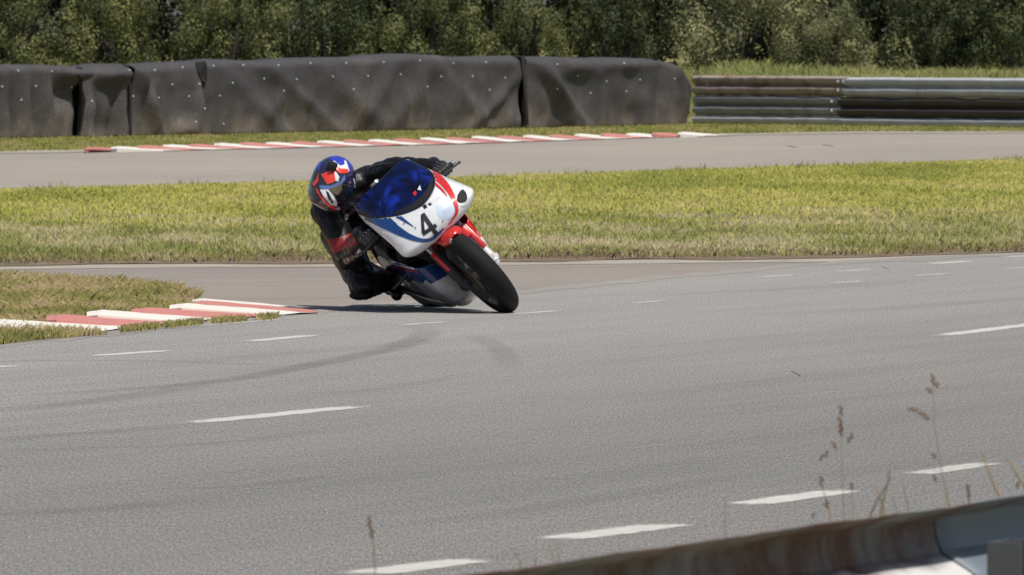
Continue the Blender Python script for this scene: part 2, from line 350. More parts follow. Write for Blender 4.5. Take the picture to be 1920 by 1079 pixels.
for i, (pts, w, s) in enumerate([([(-60, 752), (200, 737), (430, 716), (600, 685), (740, 655), (800, 628), (780, 612)], .26, .8),
        ([(-60, 683), (100, 680), (330, 682), (520, 690)], .22, .6), ([(-40, 780), (150, 760), (300, 738), (420, 720)], .3, .55),
        ([(868, 628), (915, 645), (945, 668), (955, 700)], .2, .45), ([(-60, 838), (80, 822), (200, 815), (380, 800)], .3, .6),
        ([(-60, 852), (150, 846), (420, 835), (700, 800)], .25, .45), ([(300, 925), (480, 915), (640, 895)], .2, .5),
        ([(560, 745), (700, 735), (900, 705)], .2, .45), ([(-60, 975), (150, 962), (400, 945)], .35, .45),
        ([(1150, 560), (1500, 545), (1800, 525)], .4, .35), ([(1300, 600), (1600, 585), (1980, 560)], .5, .3),
        ([(700, 1000), (1000, 960), (1500, 880)], .3, .3), ([(1100, 760), (1500, 715), (1980, 660)], .5, .28)]):
    mark(pts, w * .8, s * .42, z=.0105 + .0004 * i)
for x, y, a in [(1492, 704, .9), (1660, 505, .8), (1485, 276, .2), (1553, 274, .2)]:
    c = G(x, y); far = y < 300; L, w = (.012, .004) if not far else (.05, .02); L2 = .36 if not far else .8
    vs = [(c.x - L - w, c.y + L2, .0096), (c.x - L + w, c.y + L2 * .95, .0096), (c.x + L + w, c.y - L2, .0096), (c.x + L - w, c.y - L2 * .9, .0096)]
    mesh('tar_spot', vs, [(3, 2, 1, 0)], basic('tar', (.09, .085, .08), .9), parent=main)

# ------------------------------------------------------------------ kerbs
def kerb(name, blocks, zo, zi, label):
    """blocks: (outer far tip, outer near tip, inner far end, inner near end, white?)"""
    root = empty(name, (G(*blocks[0][2]))); root.location.z = 0; tag(root, label, 'kerb'); inv = root.location.copy()
    for of, on_, jf, jn, white in blocks:
        A, B, C_, D_ = G(*of, zo), G(*on_, zo), G(*jf, zi), G(*jn, zi); vs = []; n = 9; lift = random.uniform(-.004, .003)
        for j in range(n + 1):
            t = j / n; prof = zi + (zo - zi) * (1 - t) ** .85 + lift
            pf, pn = A.lerp(C_, t), B.lerp(D_, t); m_ = (pf + pn) / 2; cr = .80 if j == 0 else 1.0; pf, pn = m_ + (pf - m_) * cr, m_ + (pn - m_) * cr
            for p, e in ((pn, -.004), (m_, .006), (pf, -.004)):
                w = noise.noise(p * 4) * .010; vs.append((p.x - inv.x + w, p.y - inv.y + w, max(.014, prof + e + noise.noise(p * 9) * .003 - (.012 if j == 0 else 0))))
        m = len(vs); vs += [(x, y, .001) for x, y, _ in vs]
        fs = [(3 * j + q, 3 * j + 3 + q, 3 * j + 4 + q, 3 * j + 1 + q) for j in range(n) for q in (0, 1)]
        fs += [(3 * j, m + 3 * j, m + 3 * j + 3, 3 * j + 3) for j in range(n)] + [(3 * j + 2, 3 * j + 5, m + 3 * j + 5, m + 3 * j + 2) for j in range(n)]
        fs += [(0, 1, m + 1, m), (1, 2, m + 2, m + 1)]
        b_ = mesh('kerb_block', vs, fs, M['kerb_white' if white else 'kerb_red'], parent=root)
        b_['label'] = 'white painted kerb block' if white else 'red painted kerb block'
    return root
kerb('kerb', [((-60, 593), (-62, 606), (258, 612), (192, 622), 1), ((88, 585), (85, 596), (357, 605), (258, 612), 0), ((165, 578), (162, 589), (430, 598), (357, 605), 1),
              ((249, 572), (246, 582), (530, 591), (430, 598), 0), ((320, 565), (317, 575), (596, 587), (530, 591), 1), ((364, 560), (361, 568), (570, 580), (596, 586), 0), ((362, 557), (361, 560), (535, 574), (570, 579), 1)],
     .062, .012, 'short red and white kerb on the grass island beside the leaning rider')
fk = []; on, inn = [], []
for i in range(24):
    x = 162 + 48.3 * i; y = interp(x, [148, 300, 500, 700, 890, 1070, 1245, 1330], [275, 269, 264, 259, 253.5, 249, 246.5, 245.5]); on.append((x, y))
    inn.append((x + interp(i, [0, 23], [145, 98]), interp(x + 130, [200, 500, 850, 1100, 1370, 1500], [284.5, 278.5, 270.5, 262.5, 255, 252.5])))
for i in range(24):
    fk.append((on[i], (on[i][0] - 3, on[i][1] + 4.6), inn[i], inn[i - 1] if i else (172, 285), i % 2 == 1))
kerb('kerb', fk, .065, .012, 'long red and white kerb beyond the far track, below the black barrier')

# ------------------------------------------------------------------ grass
def in_poly(pts, poly):
    x, y = pts[:, 0], pts[:, 1]; ins = np.zeros(len(pts), bool); n = len(poly); j = n - 1
    for i in range(n):
        xi, yi = poly[i]; xj, yj = poly[j]
        c = ((yi > y) != (yj > y)) & (x < (xj - xi) * (y - yi) / (yj - yi + 1e-12) + xi); ins ^= c; j = i
    return ins
def frustum(pts, m=1.6):
    h = pts[:, 1] * 960 / FPX + m; return np.abs(pts[:, 0]) < h
def blades(name, pts, h, w, tones, label_kind='stuff', patch=.12, lean=.35, seg=1, z0=0.0, stretch=.25):
    n = len(pts); h = h * rng.uniform(.45, 1.25, n); ang = rng.uniform(0, np.pi, n); ww = w * rng.uniform(.6, 1.3, n)
    dx, dy = np.cos(ang) * ww / 2, np.sin(ang) * ww / 2; lx, ly = rng.normal(0, lean, n) * h, rng.normal(0, lean, n) * h
    z0 = np.broadcast_to(z0, n)
    V = np.zeros((n, 4, 3)); x, y = pts[:, 0], pts[:, 1]
    V[:, 0] = np.stack([x - dx, y - dy, z0 - .005], 1); V[:, 1] = np.stack([x + dx, y + dy, z0 - .005], 1)
    V[:, 2] = np.stack([x + dx * .55 + lx * .5, y + dy * .55 + ly * .5, z0 + h * .65], 1); V[:, 3] = np.stack([x + lx, y + ly, z0 + h], 1)
    me = bpy.data.meshes.new(name); me.vertices.add(4 * n); me.vertices.foreach_set('co', V.reshape(-1))
    me.loops.add(6 * n); me.polygons.add(2 * n); base = np.arange(n)[:, None] * 4
    me.loops.foreach_set('vertex_index', (base + np.array([[0, 1, 2, 0, 2, 3]])).reshape(-1).astype(np.int32))
    me.polygons.foreach_set('loop_start', np.arange(0, 6 * n, 3, dtype=np.int32)); me.update(calc_edges=True)
    T = np.array(tones); low = np.array([noise.noise((a * patch * 6, b * patch * 6 * stretch, 3.3)) + .5 * noise.noise((a * 2.2, b * .7, 9.)) for a, b in pts[:: max(1, n // 40000)]])
    low = np.repeat(low, max(1, n // 40000))[:n] if n > 40000 else low
    if len(low) < n: low = np.concatenate([low, np.zeros(n - len(low))])
    q = np.clip(.5 + low * .75 + rng.normal(0, .22, n), 0, .999) * (len(T) - 1); i = q.astype(int); fr = (q - i)[:, None]
    C = T[i] * (1 - fr) + T[np.minimum(i + 1, len(T) - 1)] * fr; C *= rng.uniform(.72, 1.28, (n, 1))
    C4 = np.concatenate([np.repeat(C, 4, 0), np.ones((4 * n, 1))], 1)
    a = me.color_attributes.new('tone', 'FLOAT_COLOR', 'POINT'); a.data.foreach_set('color', C4.reshape(-1))
    me.materials.append(M['grass']); o = link(bpy.data.objects.new(name, me)); tag(o, kind='stuff'); return o
def scatter(poly, dens, m=1.6, sort=True):
    P_ = np.array([(p[0], p[1]) for p in poly]); lo, hi = P_.min(0), P_.max(0)
    hw = hi[1] * 960 / FPX + m; lo[0] = max(lo[0], -hw); hi[0] = min(hi[0], hw)
    n = int((hi - lo).prod() * dens); pts = rng.uniform(lo, hi, (n, 2)); pts = pts[frustum(pts, m)]; pts = pts[in_poly(pts, P_)]
    return pts[np.argsort(np.round(pts[:, 1], 0) * 1000 + pts[:, 0])]
OLIVE = [(.26, .275, .055), (.37, .37, .075), (.48, .45, .10), (.56, .47, .19), (.48, .38, .19)]
STRAW = [(.19, .20, .05), (.30, .29, .08), (.40, .34, .15), (.48, .38, .22)]
poly = [p + Vector((0, .5, 0)) for p in strip_near] + [p + Vector((0, -.1, 0)) for p in meadow_far[::-1]]
pts = scatter(poly, 620)
sn = np.array([(p.x, p.y) for p in strip_near]); front = pts[:, 1] - np.interp(pts[:, 0], sn[:, 0], sn[:, 1])
nz = np.array([noise.noise((a * .9, b * .5, 1.)) for a, b in pts])
edge = 15 + 7 * nz + rng.normal(0, 4.0, len(pts)); a_ = pts[front > edge]; b_ = pts[(front <= edge) & (front > .8 + 2.6 * np.abs(nz))]
o = blades('meadow_grass', a_, .042, .021, OLIVE[:4], patch=.10); tag(o, 'short yellow green mown grass across the middle of the infield', 'grass')
o = blades('rough_grass', b_, .046, .013, [(.17, .185, .05), (.25, .26, .075), (.33, .32, .11), (.42, .37, .19), (.52, .43, .28)], patch=.2, lean=.45); tag(o, 'longer pale straw grass along the front of the infield', 'grass')
c_ = pts[(front <= 3.0)][::4]
o = blades('dry_grass', c_, .05, .02, [(.16, .11, .06), (.24, .17, .09), (.20, .18, .05)], lean=.8); tag(o, 'flattened brown grass on the soil at the infield edge', 'grass')
# tall tufts on the meadow's two edges
mf = np.array([(p.x, p.y) for p in meadow_far])
tx = rng.uniform(-6, 7, 1500); ty = np.interp(tx, mf[:, 0], mf[:, 1]) - rng.uniform(0, 1.2, 1500)
kk = np.array([noise.noise((a * 2.3, 0, 5.)) for a in tx]) > .02
o = blades('tall_grass', np.stack([tx[kk], ty[kk]], 1), .085, .014, [(.20, .20, .06), (.32, .30, .09), (.36, .35, .08)], lean=.2); tag(o, 'taller grass tufts where the infield meets the far track', 'grass')
# verge below the barrier
bar_line = ext([(-60, 258), (400, 250), (1000, 239), (1310, 232), (1600, 236), (1980, 242)])
poly = [p + Vector((0, 1.0, 0)) for p in far_edge] + [p + Vector((0, 4.0, 0)) for p in bar_line[::-1]]
pts = scatter(poly, 260)
fe = np.array([(p.x, p.y) for p in far_edge]); fr_ = pts[:, 1] - np.interp(pts[:, 0], fe[:, 0], fe[:, 1])
KO, KI = np.array([tuple(G(*p, .06))[:2] for p in on]), np.array([tuple(G(*p, .01))[:2] for p in inn])
kx = np.concatenate([KO, KI[::-1]]); under = in_poly(pts, kx) | ((pts[:, 0] > KO[0, 0]) & (pts[:, 0] < KO[-1, 0] + .2) & (pts[:, 1] < np.interp(pts[:, 0], KO[:, 0], KO[:, 1])))
nz = np.array([noise.noise((a * 1.1, b * .5, 7.)) for a, b in pts])
pts = pts[(~under) & (fr_ > .6 + 1.6 * np.abs(nz))]
o = blades('verge_grass', pts, .048, .020, [(.17, .185, .045), (.23, .24, .05), (.31, .29, .08), (.36, .28, .14)], patch=.3, lean=.4); tag(o, 'olive verge grass between the far track and the black barrier', 'grass')
# island by the near kerb
isl = [G(-90, 520), G(0, 521), G(120, 527), (G(230, 533)), G(330, 545), G(368, 556)] + [Vector((v.x, v.y, 0)) for v in (G(372, 561, .062), G(330, 569, .062), G(262, 576, .062), G(180, 583, .062), G(104, 591, .062), G(20, 600, .062), G(-85, 606, .062))]
pts = scatter([(p.x, p.y) for p in isl], 1500, .5)
BRN = [(.17, .17, .045), (.26, .24, .07), (.35, .28, .12), (.44, .34, .19)]
def edge_tone(n): return None
m_ = mesh('island_soil', [(p.x, p.y, .010) for p in isl], [tuple(range(len(isl)))[::-1]], M['soil']); tag(m_, kind='structure')
o = blades('island_grass', pts, .055, .013, BRN, patch=.5, lean=.7); tag(o, 'brownish green grass on the small island behind the near kerb', 'grass')
isl2 = [G(-90, 620), G(-10, 618), G(100, 625), G(205, 631), G(160, 634), G(80, 641), G(0, 650), G(-90, 662)]
m_ = mesh('kerb_foot_soil', [(p.x, p.y, .0100) for p in isl2], [tuple(range(len(isl2)))[::-1]], M['soil']); tag(m_, kind='structure')
pts = scatter([(p.x, p.y) for p in isl2], 2600, .5)
o = blades('kerb_foot_grass', pts, .050, .012, BRN, patch=.6, lean=.5); tag(o, 'grass patch growing in front of the near kerb at the left edge', 'grass')
pp = []
for _ in range(2600):
    t = random.random(); x = 215 + 300 * t + random.gauss(0, 6); y = interp(x, [215, 318, 435, 515], [624, 613, 603, 596.5]) + abs(random.gauss(0, 3)) * .8
    if noise.noise((x * .035, 0, 4)) > -.12: p = G(x, y); pp.append((p.x, p.y))
o = blades('joint_grass', np.array(pp), .038, .012, BRN, lean=.5); tag(o, 'weeds growing in the joint between kerb and main track', 'grass')

# ------------------------------------------------------------------ bank, weeds, bushes
n = 40; vs = []
for i in range(n + 1):
    x = -24 + 48 * i / n
    for D, z in ((174.0, .0), (176.0, .32), (180, .60), (188, .68), (215, .7), (216, 0)): vs.append((x, D + noise.noise((x * .3, D, 0)) * .6, z + (noise.noise((x * .5, D, 2)) * .08 if z else -.02)))
bank = mesh('earth_bank', vs, [(6 * i + j, 6 * i + 6 + j, 6 * i + 7 + j, 6 * i + 1 + j) for i in range(n) for j in range(5)], M['ground'], True); tag(bank, kind='structure')
pts = rng.uniform((-12, 174.5), (12, 184), (110000, 2)); nz = np.array([noise.noise((a * .8, b * .3, 2.)) for a, b in pts])
pts = pts[nz > -.5]; nz = nz[nz > -.5]; zz = np.interp(pts[:, 1], [174, 176, 180, 188], [0, .32, .60, .68])
o = blades('bank_weeds', pts, .34 + .22 * np.clip(nz, -.4, 1) - .05, .022, [(.12, .145, .045), (.20, .22, .065), (.27, .28, .09), (.36, .32, .14)], patch=.3, lean=.35, z0=zz - .03); tag(o, 'tall pale weeds on the bank behind the far guardrail', 'weeds')

def crown_mesh(seed, n_leaf=15000, leaf=.065):
    r = np.random.default_rng(seed)
    nc = 66; d = r.normal(size=(nc, 3)); d /= np.linalg.norm(d, axis=1)[:, None]
    cc = d * r.uniform(.45, 1.0, (nc, 1)); cc[:, 2] = np.abs(cc[:, 2]) * 1.0 if False else cc[:, 2]
    cr = r.uniform(.13, .30, nc); tone = r.uniform(-.42, .42, nc)
    which = r.choice(nc, n_leaf, p=cr ** 2 / (cr ** 2).sum()); dd = r.normal(size=(n_leaf, 3)); dd /= np.linalg.norm(dd, axis=1)[:, None]
    rad = r.uniform(.35, 1.05, n_leaf)[:, None] ** .6; c = cc[which] + dd * rad * cr[which][:, None]
    nrm = dd * 1.5 + r.normal(0, .27, (n_leaf, 3)) + np.array([0, 0, .1]); nrm /= np.linalg.norm(nrm, axis=1)[:, None]
    t = np.cross(nrm, r.normal(size=(n_leaf, 3))); t /= np.linalg.norm(t, axis=1)[:, None]; b = np.cross(nrm, t)
    return c, t, b, which, tone, r
def make_crown(name, seed, size, tones, n_leaf=15000, leaf=.06, bright=1.0):
    c, t, b, which, tone, r = crown_mesh(seed, n_leaf); S = np.array(size) / 2
    c = c * S; L = leaf * r.uniform(.6, 1.4, (n_leaf, 1))
    V = np.stack([c - t * L * .5, c - b * L * .32, c + t * L * .5, c + b * L * .32], 1).reshape(-1, 3)
    me = bpy.data.meshes.new(name); me.vertices.add(4 * n_leaf); me.vertices.foreach_set('co', V.reshape(-1))
    me.loops.add(4 * n_leaf); me.polygons.add(n_leaf); me.loops.foreach_set('vertex_index', np.arange(4 * n_leaf, dtype=np.int32))
    me.polygons.foreach_set('loop_start', np.arange(0, 4 * n_leaf, 4, dtype=np.int32)); me.update(calc_edges=True)
    T = np.array(tones); q = np.clip(.5 + tone[which] * 1.2 + r.normal(0, .2, n_leaf), 0, .999) * (len(T) - 1); i = q.astype(int); f = (q - i)[:, None]
    C = (T[i] * (1 - f) + T[i + 1] * f) * r.uniform(.78, 1.25, (n_leaf, 1)) * bright
    a = me.color_attributes.new('tone', 'FLOAT_COLOR', 'POINT'); a.data.foreach_set('color', np.concatenate([np.repeat(C, 4, 0), np.ones((4 * n_leaf, 1))], 1).reshape(-1))
    me.materials.append(M['leaf']); return me
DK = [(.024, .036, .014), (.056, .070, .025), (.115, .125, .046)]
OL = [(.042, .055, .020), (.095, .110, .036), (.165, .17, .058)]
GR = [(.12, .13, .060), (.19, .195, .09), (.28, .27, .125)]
crowns = {('BK', i): make_crown('shaded_crown', 80 + i, (3.0, 2.4, 3.2), [(.014, .022, .010), (.028, .038, .015), (.055, .062, .024)], 15000, .065) for i in range(2)}  # back row leaves coloured near black for the shade in the hedge gaps
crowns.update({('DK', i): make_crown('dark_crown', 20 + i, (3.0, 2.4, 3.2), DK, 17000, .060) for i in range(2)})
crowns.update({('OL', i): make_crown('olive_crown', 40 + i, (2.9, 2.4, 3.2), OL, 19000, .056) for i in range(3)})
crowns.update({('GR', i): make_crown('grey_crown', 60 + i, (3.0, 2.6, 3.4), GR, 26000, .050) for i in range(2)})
def trunk_mesh(seed):
    bm = bmesh.new(); rr = random.Random(seed)
    for k_ in range(4):
        a = rr.uniform(0, 6.28); s = rr.uniform(.3, .8)
        bm_tube(bm, smooth_path([(0, 0, -.3), (math.cos(a) * s * .3, math.sin(a) * s * .3, .6), (math.cos(a) * s * .5, math.sin(a) * s * .5, .95), (math.cos(a) * s * .7, math.sin(a) * s * .7, 1.3)], 3), .05, 6, radii=[.07 - .006 * j for j in range(10)])
    me = bpy.data.meshes.new('trunk'); bm.to_mesh(me); bm.free(); me.materials.append(M['bark']); return me
trunks = [trunk_mesh(i) for i in range(3)]
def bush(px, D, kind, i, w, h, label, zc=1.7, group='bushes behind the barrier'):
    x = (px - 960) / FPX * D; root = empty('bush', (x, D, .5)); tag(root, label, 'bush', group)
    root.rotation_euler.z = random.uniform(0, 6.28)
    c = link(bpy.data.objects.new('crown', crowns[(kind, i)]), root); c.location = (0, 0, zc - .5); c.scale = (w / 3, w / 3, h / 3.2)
    t = link(bpy.data.objects.new('trunk', trunks[i % 3]), root)
B_ = [(20, 181, 'OL', 0, 2.9, 3.0, 'olive bush at the left edge above the folded barrier cover', 1.2),
      (215, 182, 'OL', 1, 2.9, 3.2, 'olive bush above the narrow second barrier sheet', 1.25),
      (430, 181.5, 'OL', 2, 2.8, 3.0, 'lighter olive bush above the dark flap in the barrier', 1.2),
      (620, 184, 'DK', 0, 2.6, 3.0, 'dark bush straight above the helmet', 1.3),
      (800, 182, 'OL', 0, 2.8, 3.0, 'olive bush above the highest point of the barrier', 1.2),
      (990, 181.5, 'OL', 1, 2.3, 2.7, 'bush with sunlit clumps above the barrier seam', 1.05),
      (1160, 183, 'DK', 1, 2.4, 3.2, 'dark bush left of the big grey green bush', 1.3),
      (1390, 182.5, 'GR', 0, 3.5, 3.6, 'big grey green bush above the rusty end of the guardrail', 1.5),
      (1545, 182.0, 'GR', 1, 2.3, 2.4, 'smaller grey green bush sloping down above the pale rail joint', 1.0),
      (1735, 183.5, 'DK', 0, 2.7, 2.9, 'dark green bush with a shadowed foot above the pale guardrail', 1.45),
      (1900, 183, 'DK', 1, 2.6, 3.0, 'dark green bush at the right edge of the hedge', 1.3)]
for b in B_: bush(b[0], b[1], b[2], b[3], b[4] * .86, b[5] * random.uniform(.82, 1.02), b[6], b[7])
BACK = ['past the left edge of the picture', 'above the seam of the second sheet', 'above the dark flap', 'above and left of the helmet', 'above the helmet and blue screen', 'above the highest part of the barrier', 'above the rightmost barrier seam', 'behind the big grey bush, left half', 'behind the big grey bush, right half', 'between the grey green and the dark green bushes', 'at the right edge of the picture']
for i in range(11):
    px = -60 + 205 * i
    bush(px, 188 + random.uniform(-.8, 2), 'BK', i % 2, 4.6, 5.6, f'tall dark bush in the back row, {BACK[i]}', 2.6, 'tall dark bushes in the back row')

# ------------------------------------------------------------------ tyre barrier under black sheets
BL = [G(-60, 265), G(400, 256), G(1000, 243.5), G(1300, 236.5)]
def bar_pt(px):   # point of the barrier's base line seen at photo column px
    for a, b in zip(BL, BL[1:]):
        pa, pb = 960 + a.x / a.y * FPX, 960 + b.x / b.y * FPX
        if px <= pb or b is BL[-1]: t = (px - pa) / (pb - pa); return a.lerp(b, t)
_bd = (BL[-1] - BL[0]).normalized(); BN = Vector((_bd.y, -_bd.x, 0))     # towards the far track
def zpx(p, y): return CAMH - (y - 44) * p.y / FPX
topx = [(-60, 119), (0, 121), (30, 121), (100, 122), (135, 123), (150, 126), (160, 125), (200, 124), (232, 119), (242, 120), (275, 123), (340, 117), (372, 118), (380, 116), (420, 114), (440, 111), (470, 114), (530, 114), (580, 109), (640, 108), (690, 108), (735, 103), (780, 101), (830, 104), (880, 108), (930, 106), (982, 105), (1020, 109), (1042, 106), (1090, 108), (1110, 110), (1170, 108), (1230, 110), (1262, 116), (1290, 130), (1306, 152), (1322, 178)]
barrier = empty('tyre_barrier', (bar_pt(600).x, bar_pt(600).y, 0)); tag(barrier, 'long tyre wall wrapped in dusty black fabric sheets beyond the far track', 'barrier')
def cover(px0, px1, label, fold, seed, dark=False):
    nx = int((px1 - px0) / 3.2) + 2; prof = 26; vs = []; o0 = barrier.location
    for i in range(nx):
        px = px0 + (px1 - px0) * i / (nx - 1); b = bar_pt(px); top = zpx(b, interp(px, *zip(*topx)))
        edge = min(px - px0, px1 - px) / 10
        for j in range(prof):
            t = j / (prof - 1)          # 0 bottom front .. 1 bottom back
            if t < .62: u = t / .62; y, z = 0.0, u * (top - .10)
            elif t < .80: a = (t - .62) / .18 * math.pi / 2; y, z = .22 * (1 - math.cos(a)), top - .10 + .10 * math.sin(a)
            else: u = (t - .80) / .20; y, z = .22 + .5 * min(1, u * 2), top - (0 if u < .5 else (u - .5) * 2 * top)
            hh = z / max(top, .1)
            s = px * .0085
            f = fold(px, hh)
            f += .05 * noise.noise((s * 1.6 + hh * 1.3, hh * 1.5, seed)) + .02 * noise.noise((s * 5, hh * 4, seed + 3))
            f -= .05 * max(0, 1 - edge) + (.05 * (1 - hh) ** 2)
            if t > .62: f *= max(0, 1 - (t - .62) * 5)
            q = b + BN * (f * 1.0 - y)
            vs.append((q.x - o0.x + .02 * noise.noise((s * 4, hh * 3, seed + 9)), q.y - o0.y, z + .008 * noise.noise((s * 9, 0, seed))))
    fs = [(i * prof + j, (i + 1) * prof + j, (i + 1) * prof + j + 1, i * prof + j + 1) for i in range(nx - 1) for j in range(prof - 1)]
    o = mesh('cover_sheet', vs, fs, M['cover'], True, barrier); o['label'] = label
    sm = o.modifiers.new('solid', 'SOLIDIFY'); sm.thickness = .012; sm.offset = -1
    return o
gs = lambda x, c, w: math.exp(-((x - c) / w) ** 2)
def foldA(px, h):   # hanging curtain folds and a pouch at its right top
    return .10 * math.sin(px * .155 + 1.5 * h) * (.35 + .9 * (1 - h)) * (1 - .6 * gs(px, 125, 25)) + .30 * gs(px, 138, 20) * gs(h, .90, .13) - .10 * gs(px, 146, 9) * (h < .8) - .12 * gs(px, 118, 12) * gs(h, .62, .2)
def foldB(px, h): return .12 * gs(px, 160, 8) * (1 - h) + .16 * gs(px, 205, 30) * gs(h, .88, .12) + .07 * math.sin(px * .2) * (1 - h) - .10 * gs(px, 185, 26) * gs(h, .16, .2) + .08 * gs(px, 222, 6)
def foldC(px, h): return .10 * gs(px - 40 * (1 - h), 250, 10) - .12 * gs(px, 265, 7) * gs(h, .68, .2) + .14 * gs(px, 345, 20) * gs(h, .08, .14) + .09 * gs(px + 55 * h, 300, 14) + .10 * gs(px, 372, 6) * gs(h, .4, .35)
def foldD(px, h):
    d = 0
    for c, sl, w, a in ((560, 150, 16, .12), (470, 120, 18, .10), (650, 130, 22, .09), (770, -110, 20, .10), (860, 120, 16, .10), (940, -130, 15, .14), (700, -90, 18, .07), (520, -110, 20, .07)):
        d += a * gs(px - sl * (1 - h), c - sl * .5, w) * (.35 + .65 * gs(h, .35, .35))
    return d * .5 + .10 * gs(px, 965, 18) * gs(h, .12, .15) - .14 * gs(px, 984, 5)
def foldE(px, h):
    d = .08 * gs(px - 110 * (1 - h), 992, 13) + .11 * gs(px - 60 * (1 - h), 1015, 12) + .12 * gs(px, 1080, 28) * gs(h, .86, .14) + .10 * gs(px, 1170, 40) * gs(h, .9, .1)
    return d + .05 * math.sin(px * .13) * gs(px, 1255, 45) - .16 * max(0, (px - 1265) / 45) ** 2 - .10 * gs(px, 1246, 8)
shs = [cover(-90, 150, 'leftmost cover sheet hanging in deep vertical folds', foldA, 1), cover(153, 240, 'narrow cover sheet with a hollow at its foot', foldB, 2),
       cover(243, 384, 'cover sheet with a sagging top left of the dark flap', foldC, 3), cover(386, 983, 'longest cover sheet with diagonal creases and brown dust', foldD, 4),
       cover(987, 1320, 'rightmost cover sheet rounding down to the guardrail', foldE, 5)]
# end cap, dark lining behind the seams, tyres inside
bm = bmesh.new()
for a, b in ((-90, 400), (400, 1000), (1000, 1285)):
    A, B2 = bar_pt(a), bar_pt(b); d = B2 - A; ang = math.atan2(d.y, d.x)
    bm_box(bm, ((A + B2) / 2 - BN * .50 + Vector((0, 0, .46)) - barrier.location), (d.length, .5, .90), Matrix.Rotation(ang, 3, 'Z'), .06)
from_bm('tyre_core', bm, M['cover_dark'], barrier, False)
e = bar_pt(1306); bm = bmesh.new(); el = e - barrier.location
for j in range(10):
    a0 = j / 10
bm_lathe(bm, [(0.001, 0), (.2, .0), (.34, .05), (.40, .14), (.42, .3)], (0, 0, 0), 28)
bmesh.ops.rotate(bm, verts=bm.verts, cent=(0, 0, 0), matrix=Matrix.Rotation(R(90), 3, 'Z')); bm.free()
dg = bpy.context.evaluated_depsgraph_get(); dg.update()
def bvh_of(objs):
    V, F = [], []; dg = bpy.context.evaluated_depsgraph_get(); dg.update()
    for o in objs:
        me = o.evaluated_get(dg).to_mesh(); n0 = len(V); mw = o.matrix_world
        V += [mw @ v.co for v in me.vertices]; F += [tuple(n0 + i for i in p.vertices) for p in me.polygons]
    return BVHTree.FromPolygons(V, F)
bt = bvh_of(shs)
# dark pleats at the seams
def flap(pxs, name='seam_flap'):
    vs = []; o0 = barrier.location; hits = [bt.ray_cast(CO, ray(x, y + (3 if y < 130 else 0)))[0] for x, y, _ in pxs]; ok = [h for h in hits if h is not None]
    for (px, y, off), h in zip(pxs, hits):
        D = min(h.y if h is not None and h.y < 175 else 1e9, min(ok, key=lambda q: abs(q.y - bar_pt(px).y)).y) - .03; vs.append(P(px, y, D) - o0)
    o = mesh(name, vs, [tuple(range(len(vs)))], M['cover_dark'], parent=barrier); md = o.modifiers.new('solid', 'SOLIDIFY'); md.thickness = .015
flap([(366, 117, .26), (384, 115, .22), (388, 130, .22), (386, 154, .22), (379, 154, .22), (372, 138, .24)])
flap([(143, 124, .26), (154, 126, .25), (156, 145, .24), (152, 200, .2), (149, 258, .16), (144, 258, .16), (147, 190, .2), (150, 142, .25)])
flap([(233, 122, .2), (240, 122, .2), (245, 160, .19), (246, 257, .15), (240, 257, .15), (241, 160, .19)])
flap([(976, 107, .2), (982, 106, .2), (985, 140, .2), (990, 235, .2), (984, 235, .2), (979, 140, .2)])
bm = bmesh.new(); bmesh.ops.create_cone(bm, cap_ends=True, segments=8, radius1=.017, radius2=.010, depth=.014)
rv = bpy.data.meshes.new('rivet'); bm.to_mesh(rv); bm.free(); rv.materials.append(M['rivet'])
RV = [(4, 163), (67, 162), (134, 164), (40, 188), (97, 134), (172, 190), (34, 133), (176, 143), (243, 132), (290, 132), (342, 127), (323, 159), (298, 184), (250, 181), (354, 181), (374, 158), (384, 204), (367, 229), (400, 124), (436, 156), (412, 180), (419, 233), (456, 123), (495, 148), (522, 123), (532, 171), (556, 149), (582, 119), (624, 144),
      (649, 119), (719, 117), (787, 114), (850, 119), (911, 117), (690, 143), (751, 140), (827, 144), (886, 143), (947, 146), (663, 168), (801, 163), (918, 169), (1045, 121), (1083, 142), (1137, 153), (1045, 167), (1107, 175), (1170, 119), (1200, 150), (1265, 148), (1174, 172)]
for x, y in RV:
    h, nn, idx, dd = bt.ray_cast(CO, ray(x, y))
    if h is None: continue
    if nn.y > 0: nn = -nn
    best = min(range(5), key=lambda i: abs((shs[i].bound_box[0][0] + shs[i].bound_box[6][0]) / 2 + barrier.location.x - h.x) / (shs[i].dimensions.x + .01))
    o = link(bpy.data.objects.new('rivet', rv), shs[best]); o.location = h + nn * .004 - barrier.location; o.rotation_euler = nn.to_track_quat('Z', 'Y').to_euler()
# litter scrap at the barrier foot
p = G(870, 243); bm = bmesh.new(); bmesh.ops.create_icosphere(bm, subdivisions=2, radius=.04)
for v in bm.verts: v.co += Vector((noise.noise(v.co * 30), noise.noise(v.co * 30 + Vector((5, 5, 5))), noise.noise(v.co * 30 + Vector((9, 1, 5))))) * .025
o = from_bm('litter', bm, M['litter']); o.location = (p.x, p.y, .12); tag(o, 'small white scrap of litter in the grass below the barrier', 'litter')

